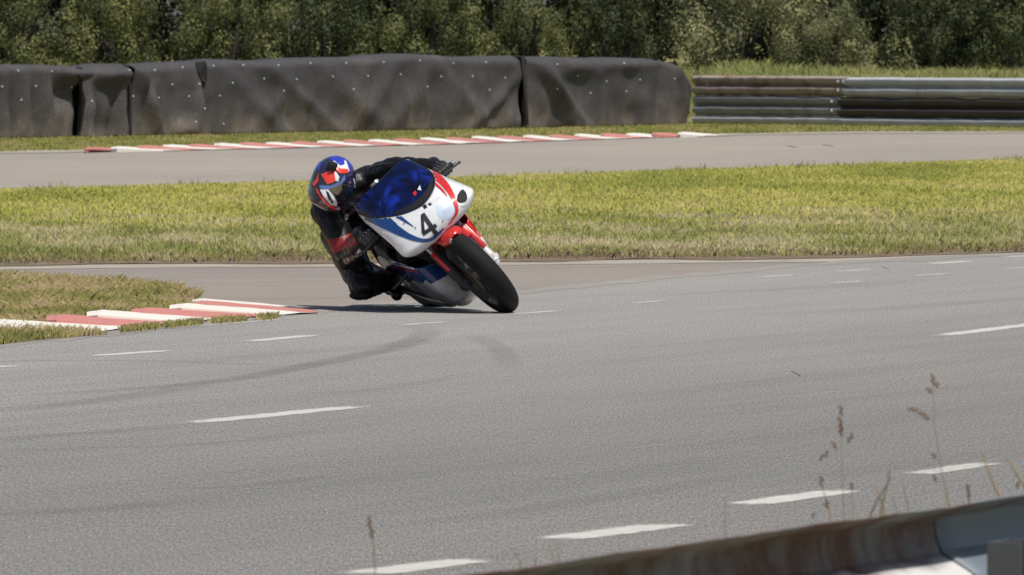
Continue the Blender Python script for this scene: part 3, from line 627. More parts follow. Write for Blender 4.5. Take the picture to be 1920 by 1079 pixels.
# ------------------------------------------------------------------ guardrails
PROF = [(0, .312), (.012, .309), (.076, .286), (.083, .276), (.082, .250), (.070, .215), (.008, .176), (0, .166), (0, .150), (.008, .145), (.076, .122), (.083, .112), (.082, .086), (.066, .050), (.012, .010), (0, 0)]
PROF_OLD = [(0, .312), (.010, .306), (.074, .274), (.083, .262), (.083, .222), (.076, .208), (.008, .176), (0, .166), (0, .150), (.008, .140), (.074, .112), (.083, .100), (.083, .062), (.078, .050), (.012, .010), (0, 0)]
near_ = None
def beam(parent, a, b, z0, side, mat, label=None, n=40, wav=.006, name='rail_beam', off=0.0):
    """side: unit vector towards the track"""
    vs = []; m = len(PROF); seed = random.random() * 50
    for i in range(n + 1):
        p = a.lerp(b, i / n)
        for d, z in PROF:
            w = wav * noise.noise((i * .35, z * 6, seed)); q = p + side * (d + off + w)
            vs.append((q.x - parent.location.x, q.y - parent.location.y, z0 + z + w))
    o = mesh(name, vs, [(i * m + j, (i + 1) * m + j, (i + 1) * m + j + 1, i * m + j + 1) for i in range(n) for j in range(m - 1)], mat, parent is near_, parent)
    if parent is near_: o.data.set_sharp_from_angle(angle=R(35))
    s = o.modifiers.new('solid', 'SOLIDIFY'); s.thickness = .004
    if label: o['label'] = label
    return o
ra, rb = G(1255, 234.5), G(2080, 243.5); rail = empty('guardrail', (ra.x, ra.y, 0)); tag(rail, 'weathered far guardrail of stacked steel beams running right from the barrier', 'guardrail')
sd = Vector((-(rb - ra).y, (rb - ra).x, 0)).normalized(); sd = -sd if sd.y > 0 else sd
def rp(px): 
    pa, pb = 960 + ra.x / ra.y * FPX, 960 + rb.x / rb.y * FPX; return ra.lerp(rb, (px - pa) / (pb - pa))
beam(rail, rp(1306), rp(1603), .485, sd, M['rusty'], 'rusty top beam on the left')
beam(rail, rp(1597), rp(2090), .470, sd, M['rail_white'], 'pale top beam on the right', off=.006)
beam(rail, rp(1307), rp(1592), .165, sd, M['galv'], 'grey middle beam on the left', off=-.004)
beam(rail, rp(1586), rp(2090), .150, sd, M['rail_brown'], 'dark brown middle beam on the right', off=.004)
beam(rail, rp(1307), rp(1600), -.16, sd, M['rail_white'], 'low beam half buried in grass'); beam(rail, rp(1594), rp(2090), -.17, sd, M['rail_white'], 'low beam half buried in grass', off=.004)
for px in (1330, 1598, 1860):
    p = rp(px) - sd * .06 - rail.location; bm = bmesh.new(); bm_box(bm, p + Vector((0, 0, .36)), (.10, .06, .80), bevel=.006); from_bm('post', bm, M['rusty'], rail, False)
bm = bmesh.new(); bmesh.ops.create_cone(bm, cap_ends=True, segments=8, radius1=.022, radius2=.016, depth=.02); bmesh.ops.rotate(bm, verts=bm.verts, cent=(0, 0, 0), matrix=Matrix.Rotation(R(90), 3, 'X'))
bolt_me = bpy.data.meshes.new('bolt'); bm.to_mesh(bolt_me); bm.free(); bolt_me.materials.append(M['rivet'])
for px, z in ((1588, .72), (1588, .58), (1576, .40), (1576, .26), (1598, .72), (1332, .655), (1860, .64)):
    o = link(bpy.data.objects.new('bolt', bolt_me), rail); p = rp(px) + sd * (.03 if z in (.655, .64) else .088) - rail.location; o.location = (p.x, p.y, z)
# near guardrail, seen from behind
def nr(D): return Vector((.964 - (20.08 - D) * .355, D, 0))
a, b = nr(20.08), nr(17.2); nd = (a - b).normalized(); nside = Vector((-nd.y, nd.x, 0)); nside = -nside if nside.x > 0 else nside
near = empty('guardrail', tuple(nr(19.0))); near_ = near; tag(near, 'rust stained near guardrail across the bottom right corner', 'guardrail')
def lower_sunlit(m, z0, z1, c):
    t = m.node_tree; b = next(n for n in t.nodes if n.type == 'BSDF_PRINCIPLED'); src = b.inputs['Base Color'].links[0].from_socket
    tc = t.nodes.new('ShaderNodeTexCoord'); sp = t.nodes.new('ShaderNodeSeparateXYZ'); mr = t.nodes.new('ShaderNodeMapRange'); mx = t.nodes.new('ShaderNodeMix'); mx.data_type = 'RGBA'
    nz = t.nodes.new('ShaderNodeTexNoise'); nz.inputs['Scale'].default_value = 6; ma = t.nodes.new('ShaderNodeMath'); ma.operation = 'MULTIPLY_ADD'; ma.inputs[1].default_value = .05
    t.links.new(tc.outputs['Object'], sp.inputs[0]); t.links.new(tc.outputs['Object'], nz.inputs['Vector']); t.links.new(nz.outputs[0], ma.inputs[0]); t.links.new(sp.outputs[2], ma.inputs[2]); t.links.new(ma.outputs[0], mr.inputs[0])
    mr.inputs['From Min'].default_value = z1; mr.inputs['From Max'].default_value = z0; t.links.new(mr.outputs[0], mx.inputs[0]); t.links.new(src, mx.inputs[6]); mx.inputs[7].default_value = (*c, 1); t.links.new(mx.outputs[2], b.inputs['Base Color'])
M['near_rust'] = metal('rust_streaked_steel', (.22, .225, .235), (.105, .048, .030), .53, .75, .05)
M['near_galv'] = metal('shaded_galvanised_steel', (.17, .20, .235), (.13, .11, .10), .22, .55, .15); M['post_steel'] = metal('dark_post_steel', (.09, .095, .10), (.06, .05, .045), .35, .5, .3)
lower_sunlit(M['near_rust'], .655, .675, (.66, .64, .61))  # below the rust, sunlight on the lower slope is painted in as pale colour
beam(near, nr(10), nr(20.15), .44, nside, M['near_rust'], 'long rusty beam', 80, .004)
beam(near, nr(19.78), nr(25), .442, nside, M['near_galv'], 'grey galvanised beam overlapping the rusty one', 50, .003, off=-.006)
beam(near, nr(10), nr(25), .10, nside, M['galv'], 'lower grey beam', 80, .004)
for D in (19.62, 17.25, 15.25, 21.25, 23.25):
    p = nr(D) - nside * .10 - near.location; bm = bmesh.new(); rot = Matrix.Rotation(math.atan2(nd.y, nd.x), 3, 'Z')
    for o_, s_ in (((0, 0), (.12, .010)), ((-.056, -.03), (.008, .06)), ((.056, -.03), (.008, .06))):
        bm_box(bm, p + rot @ Vector((o_[0], o_[1], 0)) + Vector((0, 0, .345)), (s_[0], s_[1], .69), rot, .002)
    from_bm('post', bm, M['post_steel'], near, False)

# ------------------------------------------------------------------ grass stalks beside the near rail
def stalk(pts, w, label, mat='straw', seeds=(), back=.45):
    px = pts[-1][0]; D = 6.16 / (.355 - (px - 960) / FPX) + back
    P3 = [P(x, y, D) for x, y in pts]; d = P3[-1] - P3[-2]; k_ = (P3[-1].z) / max(.15, -d.z); low = P3[-1] + Vector((d.x * min(k_, 1.2), .0, -P3[-1].z - .02))
    root = empty('grass_stalk', (low.x, low.y, 0)); tag(root, label, 'grass stalk', 'dry grass stalks behind the near guardrail')
    loc = root.location; e1 = P3[-1].lerp(low, .08); e2 = P3[-1].lerp(low, .3); path = smooth_path([low, e2, e1] + P3[::-1], 5); n = len(path); bm = bmesh.new(); w *= 1.3
    bm_tube(bm, [p - loc for p in path], w, 5, radii=[w * (1.15 - .85 * i / (n - 1)) for i in range(n)])
    from_bm('stem', bm, M[mat], root)
    for x, y, L, ang in seeds:
        c = P(x, y, D) - loc; bm = bmesh.new(); r_ = Matrix.Rotation(R(ang), 3, 'Y')
        for q in range(4):
            t = (q - 1.5) / 4; bm_ball(bm, c + r_ @ Vector((.0018 * (-1) ** q, 0, t * L)), (.0026, .0026, L * .17), 4, r_)
        from_bm('seed_head', bm, M['seed'], root)
stalk([(1749, 708), (1752, 780), (1763, 870), (1779, 948)], .0011, 'tallest thin stalk with a seed branch pointing left', 'greenstem', [(1749, 712, .02, 0), (1743, 733, .014, -35), (1757, 722, .012, 10), (1712, 768, .018, -75), (1728, 776, .016, -65), (1738, 784, .012, -60), (1751, 855, .012, -20), (1753, 898, .012, 0)])
stalk([(1577, 765), (1578, 850), (1580, 910), (1583, 975)], .0011, 'tall thin stalk left of the tallest one with brown seeds', 'greenstem', [(1577, 770, .018, 0), (1576, 795, .026, -8), (1577, 806, .022, 8), (1565, 836, .014, -20), (1545, 855, .022, 55), (1594, 822, .018, 35)])
stalk([(1839, 845), (1853, 880), (1866, 915), (1873, 930)], .0032, 'thick straw coloured blade bending left near the right edge', 'straw')
stalk([(1878, 851), (1895, 870), (1910, 895), (1925, 920)], .0030, 'curved straw blade at the very right edge', 'straw', [(1908, 910, .012, 30)])
stalk([(1668, 880), (1665, 905), (1658, 930), (1652, 965)], .0026, 'stout upright olive stalk in the middle tuft', 'greenstem')
stalk([(1640, 910), (1650, 935), (1660, 965)], .0022, 'short straw blade leaning into the middle tuft', 'straw')
stalk([(1672, 897), (1650, 930), (1632, 970)], .0020, 'brown stalk leaning across the middle tuft', 'seed')
stalk([(1675, 932), (1679, 950), (1684, 968)], .0016, 'short green blade right of the middle tuft', 'greenstem')
stalk([(1693, 910), (1698, 930), (1702, 948)], .0015, 'small green blade between the tuft and the tallest stalk', 'greenstem')
stalk([(1772, 912), (1777, 935), (1782, 955)], .0028, 'short thick straw stub at the foot of the tallest stalk', 'straw')
stalk([(1813, 908), (1815, 925), (1816, 942)], .0016, 'short brown stalk left of the thick straw blade', 'seed', [(1815, 915, .014, 0), (1817, 930, .012, 20)])
stalk([(1538, 900), (1545, 925), (1553, 950), (1558, 975)], .0017, 'brown topped stalk bending right above the rail', 'straw', [(1540, 903, .018, 5), (1550, 945, .016, 10)])
stalk([(1597, 908), (1598, 930), (1599, 950)], .0014, 'short pale stalk beside the tall thin one', 'straw', [(1597, 912, .012, 0)])
stalk([(1359, 933), (1359, 970), (1360, 1005)], .0013, 'lone thin stalk crossing the tip of a road dash', 'greenstem')
stalk([(1524, 968), (1523, 978), (1522, 988)], .0010, 'thin stem carrying a dark round seed ball', 'greenstem', [(1525, 966, .006, 90)])
stalk([(691, 966), (697, 1000), (701, 1030), (703, 1075)], .0013, 'lone stalk with a dark tip at the lower left', 'greenstem', [(693, 980, .018, 5), (697, 1000, .016, 8)], .9)
stalk([(962, 1028), (969, 1043), (976, 1060)], .0017, 'short green blade left of the pair above the rail', 'greenstem')
stalk([(1002, 1043), (1003, 1050), (1004, 1058)], .0014, 'tiny brown stalk between two green blades', 'seed')
stalk([(1033, 1024), (1035, 1038), (1037, 1052)], .0013, 'green blade on the left of the close pair', 'greenstem')
stalk([(1042, 1010), (1044, 1030), (1047, 1049)], .0012, 'green blade on the right of the close pair', 'greenstem')

# ------------------------------------------------------------------ motorcycle
LEAN, YAW = R(42), R(-73.5)
O = G(961, 589)
BM = Matrix.Translation((O.x, O.y, .017)) @ Matrix.Rotation(YAW, 4, 'Z') @ Matrix.Rotation(LEAN, 4, 'X')
bike = empty('motorcycle'); bike.matrix_world = BM; bike.location = BM.translation; bike.rotation_euler = BM.to_euler()
tag(bike, 'white blue and red racing motorcycle number 4 leaning deep into the bend', 'motorcycle')
bpy.context.view_layer.update()
def part(name, bm, mat, parent=bike, **k): return from_bm(name, bm, mat, parent, **k)
def wheel(x, Rw, tr, name='wheel', rear=False):
    c = (x, 0, Rw); bm = bmesh.new(); rim = Rw - .085 if not rear else Rw - .095; w = tr * 1.0
    bm_lathe(bm, [(rim - .012, -w * .80), (rim + .012, -w * .86), (rim + .012, -w * .78), (rim - .02, -w * .5), (rim - .025, 0), (rim - .02, w * .5), (rim + .012, w * .78), (rim + .012, w * .86), (rim - .012, w * .80), (rim - .035, w * .3), (rim - .035, -w * .3), (rim - .012, -w * .80)], c)
    bm_cone(bm, (x, -.05, Rw), (x, .05, Rw), .035, .035, 20)
    for k_ in range(6):
        a = k_ * math.pi / 3; d = Vector((math.cos(a), 0, math.sin(a))); p = Vector(c)
        bm_cone(bm, p + d * .02, p + d * (rim - .025), .019, .013, 8)
    wh = part(name, bm, M['alloy']); bm = bmesh.new(); prof = []
    for k_ in range(17):
        a = R(-118 + 236 * k_ / 16); rr = (Rw - tr) + tr * math.cos(a); yy = tr * 1.02 * math.sin(a)
        if rr < rim: rr = rim
        prof.append((rr, yy))
    bm_lathe(bm, prof, c, 72); part('tyre', bm, M['tyre'], wh)
    for s in ((-1, 1) if not rear else (-1,)):
        bm = bmesh.new(); y = s * (tr + .012); bm_lathe(bm, [(.085, y - .003), (.155, y - .003), (.155, y + .003), (.085, y + .003), (.085, y - .003)], c, 40); part('brake_disc', bm, M['disc'], wh)
        bm = bmesh.new(); bm_lathe(bm, [(.035, y - s * .01), (.09, y - s * .004), (.09, y), (.035, y - s * .004), (.035, y - s * .01)], c, 30); part('disc_carrier', bm, M['gold' if not rear else 'alloy'], wh)
    return wh
wheel(0, .300, .059); wheel(-1.39, .315, .084, rear=True)
# forks
rake = Vector((-math.sin(R(25)), 0, math.cos(R(25))))
for s in (-1, 1):
    y = s * .108; ax = Vector((.028, y, .300)); bm = bmesh.new()
    bm_cone(bm, ax + rake * -.02, ax + rake * .26, .029, .029); bm_box(bm, ax + Vector((-.01, 0, 0)), (.075, .04, .07), bevel=.012); bm_cone(bm, ax - Vector((0, .035, 0)), ax + Vector((0, .035, 0)), .018, .018, 12)
    fl = part('fork_leg', bm, M['silver' if s > 0 else 'engine']); bm = bmesh.new()
    bm_cone(bm, ax + rake * .26, ax + rake * .56, .021, .021); part('fork_tube', bm, M['steel'], fl)
    bm = bmesh.new(); bm_box(bm, ax + Vector((-.105, -s * .012, .075)), (.07, .05, .115), Matrix.Rotation(R(20), 3, 'Y'), .014)
    bm_box(bm, ax + Vector((-.085, -s * .045, .075)), (.05, .02, .09), None, .006); part('brake_caliper', bm, M['gold' if s > 0 else 'black'], fl)
bm = bmesh.new()
for z in (.50, .62):
    c = Vector((.028, 0, .3)) + rake * z; bm_box(bm, c, (.07, .27, .035), Matrix.Rotation(R(-25), 3, 'Y'), .01)
part('triple_clamp', bm, M['black'])
# mudguard with fork covers
bm = bmesh.new(); n = 26
def guard(bm, a0, a1, rad, w, drop):
    rings = []
    for i in range(n + 1):
        a = R(a0 + (a1 - a0) * i / n); tp = min(1, i / 3 + .45) * (1 if i < n - 3 else .9); ring = []
        for j in range(15):
            b = -1 + 2 * j / 14; yy = w * tp * math.sin(b * 1.35) / math.sin(1.35); rr = rad - drop * (1 - math.cos(b * 1.35))
            ring.append(bm.verts.new((rr * math.cos(a), yy, .30 + rr * math.sin(a))))
        rings.append(ring)
    for A, B in zip(rings, rings[1:]):
        for j in range(14): bm.faces.new((A[j], A[j + 1], B[j + 1], B[j]))
guard(bm, 62, 168, .320, .076, .050)
for v in bm.verts:
    if v.co.x < .12: pass
fender = part('front_mudguard', bm, M['red']); fender.modifiers.new('s', 'SOLIDIFY').thickness = .004
for s in (-1, 1):
    bm = bmesh.new(); c = Vector((.028, s * .118, .3)) + rake * .17
    bm_box(bm, c + (rake * .02 if s < 0 else Vector((0, 0, 0))), (.085, .035, .19) if s > 0 else (.062, .030, .15), Matrix.Rotation(R(-25), 3, 'Y'), .016)
    if s > 0: bm_box(bm, c + Vector((.0, -s * .025, .05)), (.09, .05, .08), Matrix.Rotation(R(-25), 3, 'Y'), .014)
    part('fork_cover', bm, M['red'], fender)
# upper fairing + screen : x as a function of (y, z)
ZS_ = [.585, .603, .63, .662, .71, .77, .83, .90, .95, 1.0, 1.03]
WS_ = [.10, .222, .270, .297, .282, .262, .245, .225, .212, .190, .165]
XN_ = [.02, .055, .085, .098, .092, .060, -.03, -.17, -.28, -.41, -.49]
XS_ = [-.02, -.07, -.06, -.05, -.15, -.25, -.32, -.40, -.46, -.53, -.57]
def fair(u, z):
    w, xn, xs = interp(z, ZS_, WS_), interp(z, ZS_, XN_), interp(z, ZS_, XS_)
    if u < 0: w *= interp(z, [.60, .68, .80], [.88, .93, 1]); xs += interp(z, [.60, .66, .74, .80, .88], [.0, .07, .15, .12, 0])
    th = u * math.pi / 2; y = w * math.copysign(abs(math.sin(th)) ** .92, u); x = xs + (xn - xs) * abs(math.cos(th)) ** .80
    return Vector((x, y, z))
def fair_grid(z0, z1, nz, nu=56, name='', mat=None, off=0.0, u0=-1, u1=1, parent=bike):
    vs = []
    for i in range(nz + 1):
        for j in range(nu + 1):
            vs.append(fair(u0 + (u1 - u0) * j / nu, z0 + (z1 - z0) * i / nz) + Vector((off, 0, 0)))
    fs = [(i * (nu + 1) + j, i * (nu + 1) + j + 1, (i + 1) * (nu + 1) + j + 1, (i + 1) * (nu + 1) + j) for i in range(nz) for j in range(nu)]
    return vs, fs
def zcut(u): return .80 + .10 * abs(u) ** 1.6 + (.032 * min(1, abs(u) * 2) if u < 0 else 0)      # screen / fairing joint
def loft(name, zlo, zhi, mat, nz=26, nu=64, thick=.004, parent=bike, extra=None):
    vs = []
    for i in range(nz + 1):
        for j in range(nu + 1):
            u = -1 + 2 * j / nu; a, b = zlo(u), zhi(u); v = fair(u, a + (b - a) * i / nz)
            if extra: v = extra(u, v)
            vs.append(v)
    fs = [(i * (nu + 1) + j, i * (nu + 1) + j + 1, (i + 1) * (nu + 1) + j + 1, (i + 1) * (nu + 1) + j) for i in range(nz) for j in range(nu)]
    o = mesh(name, vs, fs, mat, True, parent); m = o.modifiers.new('s', 'SOLIDIFY'); m.thickness = thick; m.offset = 0
    ss = o.modifiers.new('sm', 'SMOOTH'); ss.factor = .5; ss.iterations = 3
    return o
upper = loft('upper_fairing', lambda u: .606 - .004 * abs(u), zcut, M['white'])
upper['label'] = 'white nose fairing with headlight blanks'
screen = loft('windscreen', lambda u: zcut(u) + .004, lambda u: .995 - .045 * abs(u) ** 3, M['screen'], thick=.003)
bm = bmesh.new(); rim_pts = [fair(u, zcut(u) + .002) + Vector((.002, 0, 0)) for u in np.linspace(-.97, .97, 40)]
bm_tube(bm, rim_pts, .0035, 6); part('screen_seal', bm, M['blackm'], screen)
# side flanks of the upper fairing running back to the tank
def flank(s):
    vs = []; nz, nx = 14, 12
    for i in range(nz + 1):
        z = .64 + (.885 - .64) * i / nz
        for j in range(nx + 1):
            t = j / nx; p = fair(s * .999, z); back = interp(z, [.64, .74, .82, .89], [.005, .01, .03, .16])
            vs.append((p.x - back * t, p.y - s * .05 * t, z - .015 * t))
    fs = [(i * (nx + 1) + j, i * (nx + 1) + j + 1, (i + 1) * (nx + 1) + j + 1, (i + 1) * (nx + 1) + j) for i in range(nz) for j in range(nx)]
    o = mesh('fairing_flank', vs, fs, M['blue' if s < 0 else 'red'], True, upper); o.modifiers.new('s', 'SOLIDIFY').thickness = .004
flank(-1); flank(1)
# lower fairing: U-shaped sections front to back
XL = [-.26, -.34, -.45, -.60, -.75, -.90, -1.02]
ZT_ = [.500, .565, .590, .580, .545, .480, .420]; ZB_ = [.300, .140, .100, .095, .100, .120, .150]; WL = [.215, .235, .232, .215, .205, .190, .165]
vs, fs, mi = [], [], []; nx, ns = 36, 40
for i in range(nx + 1):
    x = -.26 + (-1.02 + .26) * i / nx; zt, zb, w = interp(x, XL[::-1], ZT_[::-1]), interp(x, XL[::-1], ZB_[::-1]), interp(x, XL[::-1], WL[::-1])
    for j in range(ns + 1):
        a = -1 + 2 * j / ns; th = a * math.pi / 2 * 1.0
        y = w * math.copysign(abs(math.sin(th)) ** .62, a); z = zb + (zt - zb) * (1 - math.cos(th)) ** 1.35 if abs(a) < .999 else zt
        y *= interp(z, [.08, .25, .45, .6], [.78, .86, .98, 1.0]); vs.append((x, y, z))
for i in range(nx):
    for j in range(ns): fs.append((i * (ns + 1) + j, (i + 1) * (ns + 1) + j, (i + 1) * (ns + 1) + j + 1, i * (ns + 1) + j + 1))
lower = mesh('belly_fairing', vs, fs, [M['silver'], M['blue'], M['red'], M['white']], True, bike); lower['label'] = 'dusty silver belly fairing with a blue upper band'
for q, p in enumerate(lower.data.polygons):
    a = abs(-1 + 2 * ((q % ns) + .5) / ns); left = p.center.y > 0
    p.material_index = (2 if left else 1) if a > .80 else (3 if left else 0)
lower.modifiers.new('s', 'SOLIDIFY').thickness = .004
for s in (-1, 1):       # front of the lower fairing turning in below the radiator
    A = smooth_path([(-.262, s * .212, .51), (-.265, s * .205, .42), (-.27, s * .19, .30), (-.30, s * .15, .19)], 6); B = smooth_path([(-.335, s * .055, .425), (-.335, s * .03, .36), (-.335, s * .01, .26), (-.345, s * .004, .155)], 6)
    vs = [a.lerp(b, t) + Vector((.035 * math.sin(t * math.pi), 0, 0)) for a, b in zip(A, B) for t in np.linspace(0, 1, 9)]; m = len(A)
    o = mesh('lower_cowl', vs, [(i * 9 + j, i * 9 + j + 1, i * 9 + j + 10, i * 9 + j + 9) for i in range(m - 1) for j in range(8)], [M['blue' if s < 0 else 'red'], M['silver']], True, lower)
    for q, p in enumerate(o.data.polygons): p.material_index = 0 if q // 8 < 8 else 1
    o.modifiers.new('s', 'SOLIDIFY').thickness = .004
# engine, radiator, frame, inner panel
bm = bmesh.new(); bm_box(bm, (-.70, 0, .38), (.48, .26, .40), None, .05); bm_box(bm, (-.52, 0, .52), (.24, .26, .24), Matrix.Rotation(R(20), 3, 'Y'), .03); part('engine', bm, M['engine'])
bm = bmesh.new(); bm_box(bm, (-.33, 0, .46), (.04, .24, .26), Matrix.Rotation(R(-12), 3, 'Y'), .01)
for k_ in range(12): bm_box(bm, (-.307 + (.46 - (.36 + k_ * .018)) * .2, 0, .36 + k_ * .018), (.006, .22, .004))
part('radiator', bm, M['engine'])
bm = bmesh.new()
for s in (-1, 1): bm_tube(bm, smooth_path([(-.24, s * .05, .80), (-.45, s * .13, .74), (-.75, s * .14, .62), (-.98, s * .12, .48)], 5), .032, 10)
bm_cone(bm, (-.16, 0, .70), (-.24, 0, .88), .045, .045); part('frame', bm, M['blackm'])
bm = bmesh.new(); bm_box(bm, (-.20, 0, .70), (.14, .30, .13), None, .03); bm_box(bm, (-.31, 0, .86), (.10, .26, .07), Matrix.Rotation(R(35), 3, 'Y'), .02); part('inner_nose', bm, M['blackm'])
bm = bmesh.new()
for y, r_ in ((-.06, .035), (.03, .045), (.11, .028)): bm_cone(bm, (-.36, y, .885), (-.34, y, .895), r_, r_, 20)
part('instrument', bm, M['red'])
# tank, seat, tail
def blob(name, secs, mat, parent=bike, n=20, pw=.75):
    vs, fs = [], []
    for x, zc, hh, w in secs:
        for k_ in range(n):
            a = 2 * math.pi * k_ / n; cy, sz = math.cos(a), math.sin(a)
            vs.append((x, w * math.copysign(abs(cy) ** pw, cy), zc + hh * math.copysign(abs(sz) ** pw, sz)))
    m = len(secs)
    for i in range(m - 1):
        for k_ in range(n): fs.append((i * n + k_, i * n + (k_ + 1) % n, (i + 1) * n + (k_ + 1) % n, (i + 1) * n + k_))
    fs += [tuple(range(n))[::-1], tuple((m - 1) * n + k_ for k_ in range(n))]
    o = mesh(name, vs, fs, mat, True, parent); s = o.modifiers.new('s', 'SUBSURF'); s.levels = 1; s.render_levels = 1; return o
tank = blob('fuel_tank', [(-.40, .84, .02, .05), (-.44, .83, .08, .13), (-.55, .84, .115, .17), (-.70, .83, .12, .165), (-.82, .79, .09, .12), (-.88, .77, .05, .08)], M['blue'])
bm = bmesh.new(); bm_cone(bm, (-.58, 0, .95), (-.585, 0, .97), .035, .032, 20); part('filler_cap', bm, M['steel'], tank)
blob('seat', [(-.86, .765, .02, .08), (-.92, .765, .035, .13), (-1.05, .77, .03, .14), (-1.16, .79, .03, .12), (-1.2, .80, .015, .08)], M['blackm'])
blob('tail_unit', [(-.95, .72, .03, .11), (-1.10, .74, .05, .13), (-1.22, .79, .085, .13), (-1.40, .84, .075, .11), (-1.56, .88, .05, .07), (-1.66, .90, .02, .03)], M['white'])
bm = bmesh.new()
for s in (-1, 1): bm_tube(bm, smooth_path([(-.95, s * .10, .42), (-1.15, s * .115, .38), (-1.39, s * .12, .315)], 5), .028, 10)
bm_cone(bm, (-1.39, -.15, .315), (-1.39, .15, .315), .018, .018); part('swingarm', bm, M['alloy'])
bm = bmesh.new(); bm_tube(bm, smooth_path([(-.45, -.05, .30), (-.60, -.09, .14), (-.95, -.12, .17), (-1.15, -.17, .30)], 6), .028, 12); ex = part('exhaust', bm, M['steel'])
bm = bmesh.new(); bm_tube(bm, smooth_path([(-1.13, -.175, .30), (-1.3, -.185, .38), (-1.5, -.19, .46)], 5), .05, 16); part('silencer', bm, M['alloy'], ex)
# rear-sets
for s in (-1, 1):
    bm = bmesh.new(); bm_cone(bm, (-.98, s * .14, .36), (-.98, s * .25, .36), .012, .011, 10); bm_box(bm, (-.98, s * .135, .40), (.06, .012, .16), None, .004); part('footpeg', bm, M['alloy'])
# clip-ons with levers
GRIP = {}
for s in (-1, 1):
    a, b = Vector((-.255, s * .115, .815)), Vector((-.345, s * .365, .785)); ax = (b - a).normalized(); g_ = a + ax * .19; GRIP[s] = (g_, ax)
    bm = bmesh.new(); bm_cone(bm, a, b, .011, .011, 12); bar = part('handlebar', bm, M['black'])
    bm = bmesh.new(); bm_cone(bm, a + ax * .12, b - ax * .01, .017, .017, 14); part('grip', bm, M['blackm'], bar)
    bm = bmesh.new(); bm_cone(bm, b - ax * .005, b + ax * .022, .014, .010, 12); part('bar_end', bm, M['steel'], bar)
    bm = bmesh.new(); q = a + ax * .095; bm_box(bm, q + Vector((.03, 0, .0)), (.05, .03, .03), None, .006)
    bm_tube(bm, smooth_path([q + Vector((.045, 0, 0)), a + ax * .17 + Vector((.065, 0, -.005)), b + Vector((.045, 0, -.012)) + ax * (.03 if s > 0 else .0)], 5), .006, 8); bm_ball(bm, b + Vector((.045, 0, -.012)) + ax * (.03 if s > 0 else 0), (.009, .009, .009), 6)
    part('lever', bm, M['engine'], bar)
    bm = bmesh.new(); bm_cone(bm, q + Vector((.03, 0, .02)), q + Vector((.03, 0, .06)), .018, .018, 14); part('fluid_reservoir', bm, M['grey_patch'], bar)
bm = bmesh.new(); bm_tube(bm, smooth_path([(-.23, -.22, .80), (-.16, -.26, .74), (-.17, -.20, .62), (-.15, -.13, .50)], 6), .006, 6)
bm_tube(bm, smooth_path([(-.25, -.20, .80), (-.20, -.29, .69), (-.30, -.24, .58), (-.35, -.15, .52)], 6), .005, 6); bm_tube(bm, smooth_path([(-.23, .22, .80), (-.15, .22, .72), (-.17, .18, .62)], 6), .005, 6); part('hose', bm, M['blackm'])

# ------------------------------------------------------------------ rider
Fv = Vector((math.cos(YAW), math.sin(YAW), 0)); Lv = Vector((-Fv.y, Fv.x, 0))
def W(F, X, Z):      # F metres ahead of the front axle, seen at X metres right of the contact point, Z up
    return O + Fv * F + Lv * ((X - .284 * F) / .959) + Vector((0, 0, Z))
def Wp(px, py, F):   # joint from photo column/row at distance F
    sc = FPX / (O.y - Fv.y * -F if False else (O.y + Fv.y * F + .0)); return P(px, py, O.y + Fv.y * F)
def Bk(x, y, z): return BM @ Vector((x, y, z))
person_loc = Vector((Bk(-.9, -.2, 0).x, Bk(-.9, -.2, 0).y, 0))
person = empty('person', person_loc); tag(person, 'rider in black leathers and bright helmet hanging off the leaning motorcycle', 'person')
bpy.context.view_layer.update()
def capsule(V, F, p0, p1, r0, r1, n=14, m=5):
    p0, p1 = Vector(p0), Vector(p1); d = p1 - p0; L = d.length; q = d.to_track_quat('Z', 'Y') if L > 1e-5 else Matrix.Identity(3).to_quaternion(); rings = []
    prof = [(r0 * math.cos(a), -r0 * math.sin(a)) for a in np.linspace(math.pi / 2 * .97, 0, m)] + [(r1 * math.cos(a), L + r1 * math.sin(a)) for a in np.linspace(0, math.pi / 2 * .97, m)]
    for r_, z in prof:
        rings.append(len(V)); V += [p0 + q @ Vector((r_ * math.cos(2 * math.pi * k_ / n), r_ * math.sin(2 * math.pi * k_ / n), z)) for k_ in range(n)]
    for a, b in zip(rings, rings[1:]): F += [(a + k_, a + (k_ + 1) % n, b + (k_ + 1) % n, b + k_) for k_ in range(n)]
    F += [tuple(rings[0] + k_ for k_ in range(n))[::-1], tuple(rings[-1] + k_ for k_ in range(n))]
def fuse(name, caps, mat, voxel, smooth, parent, wrinkle=0, wscale=10):
    V, F = [], []
    for c in caps: capsule(V, F, *c)
    V = [v - parent.location for v in V]
    t = mesh('tmp', V, F); md = t.modifiers.new('r', 'REMESH'); md.mode = 'VOXEL'; md.voxel_size = voxel
    sm = t.modifiers.new('s', 'SMOOTH'); sm.factor = .6; sm.iterations = smooth
    me = evaluated(t); bpy.data.objects.remove(t); me.name = name
    if wrinkle:
        co = np.empty(len(me.vertices) * 3); me.vertices.foreach_get('co', co); co = co.reshape(-1, 3); nr_ = np.empty_like(co).reshape(-1); me.vertices.foreach_get('normal', nr_); nr_ = nr_.reshape(-1, 3)
        w = np.array([(1 - abs(noise.noise(Vector(c) * wscale)) * 2.2) + .6 * (1 - abs(noise.noise(Vector(c) * wscale * 2.1)) * 2.2) for c in co]); co += nr_ * (w * wrinkle)[:, None]
        me.vertices.foreach_set('co', co.reshape(-1)); me.update()
    me.materials.clear()
    for m in (mat if isinstance(mat, list) else [mat]): me.materials.append(m)
    me.polygons.foreach_set('use_smooth', [True] * len(me.polygons))
    return link(bpy.data.objects.new(name, me), parent)
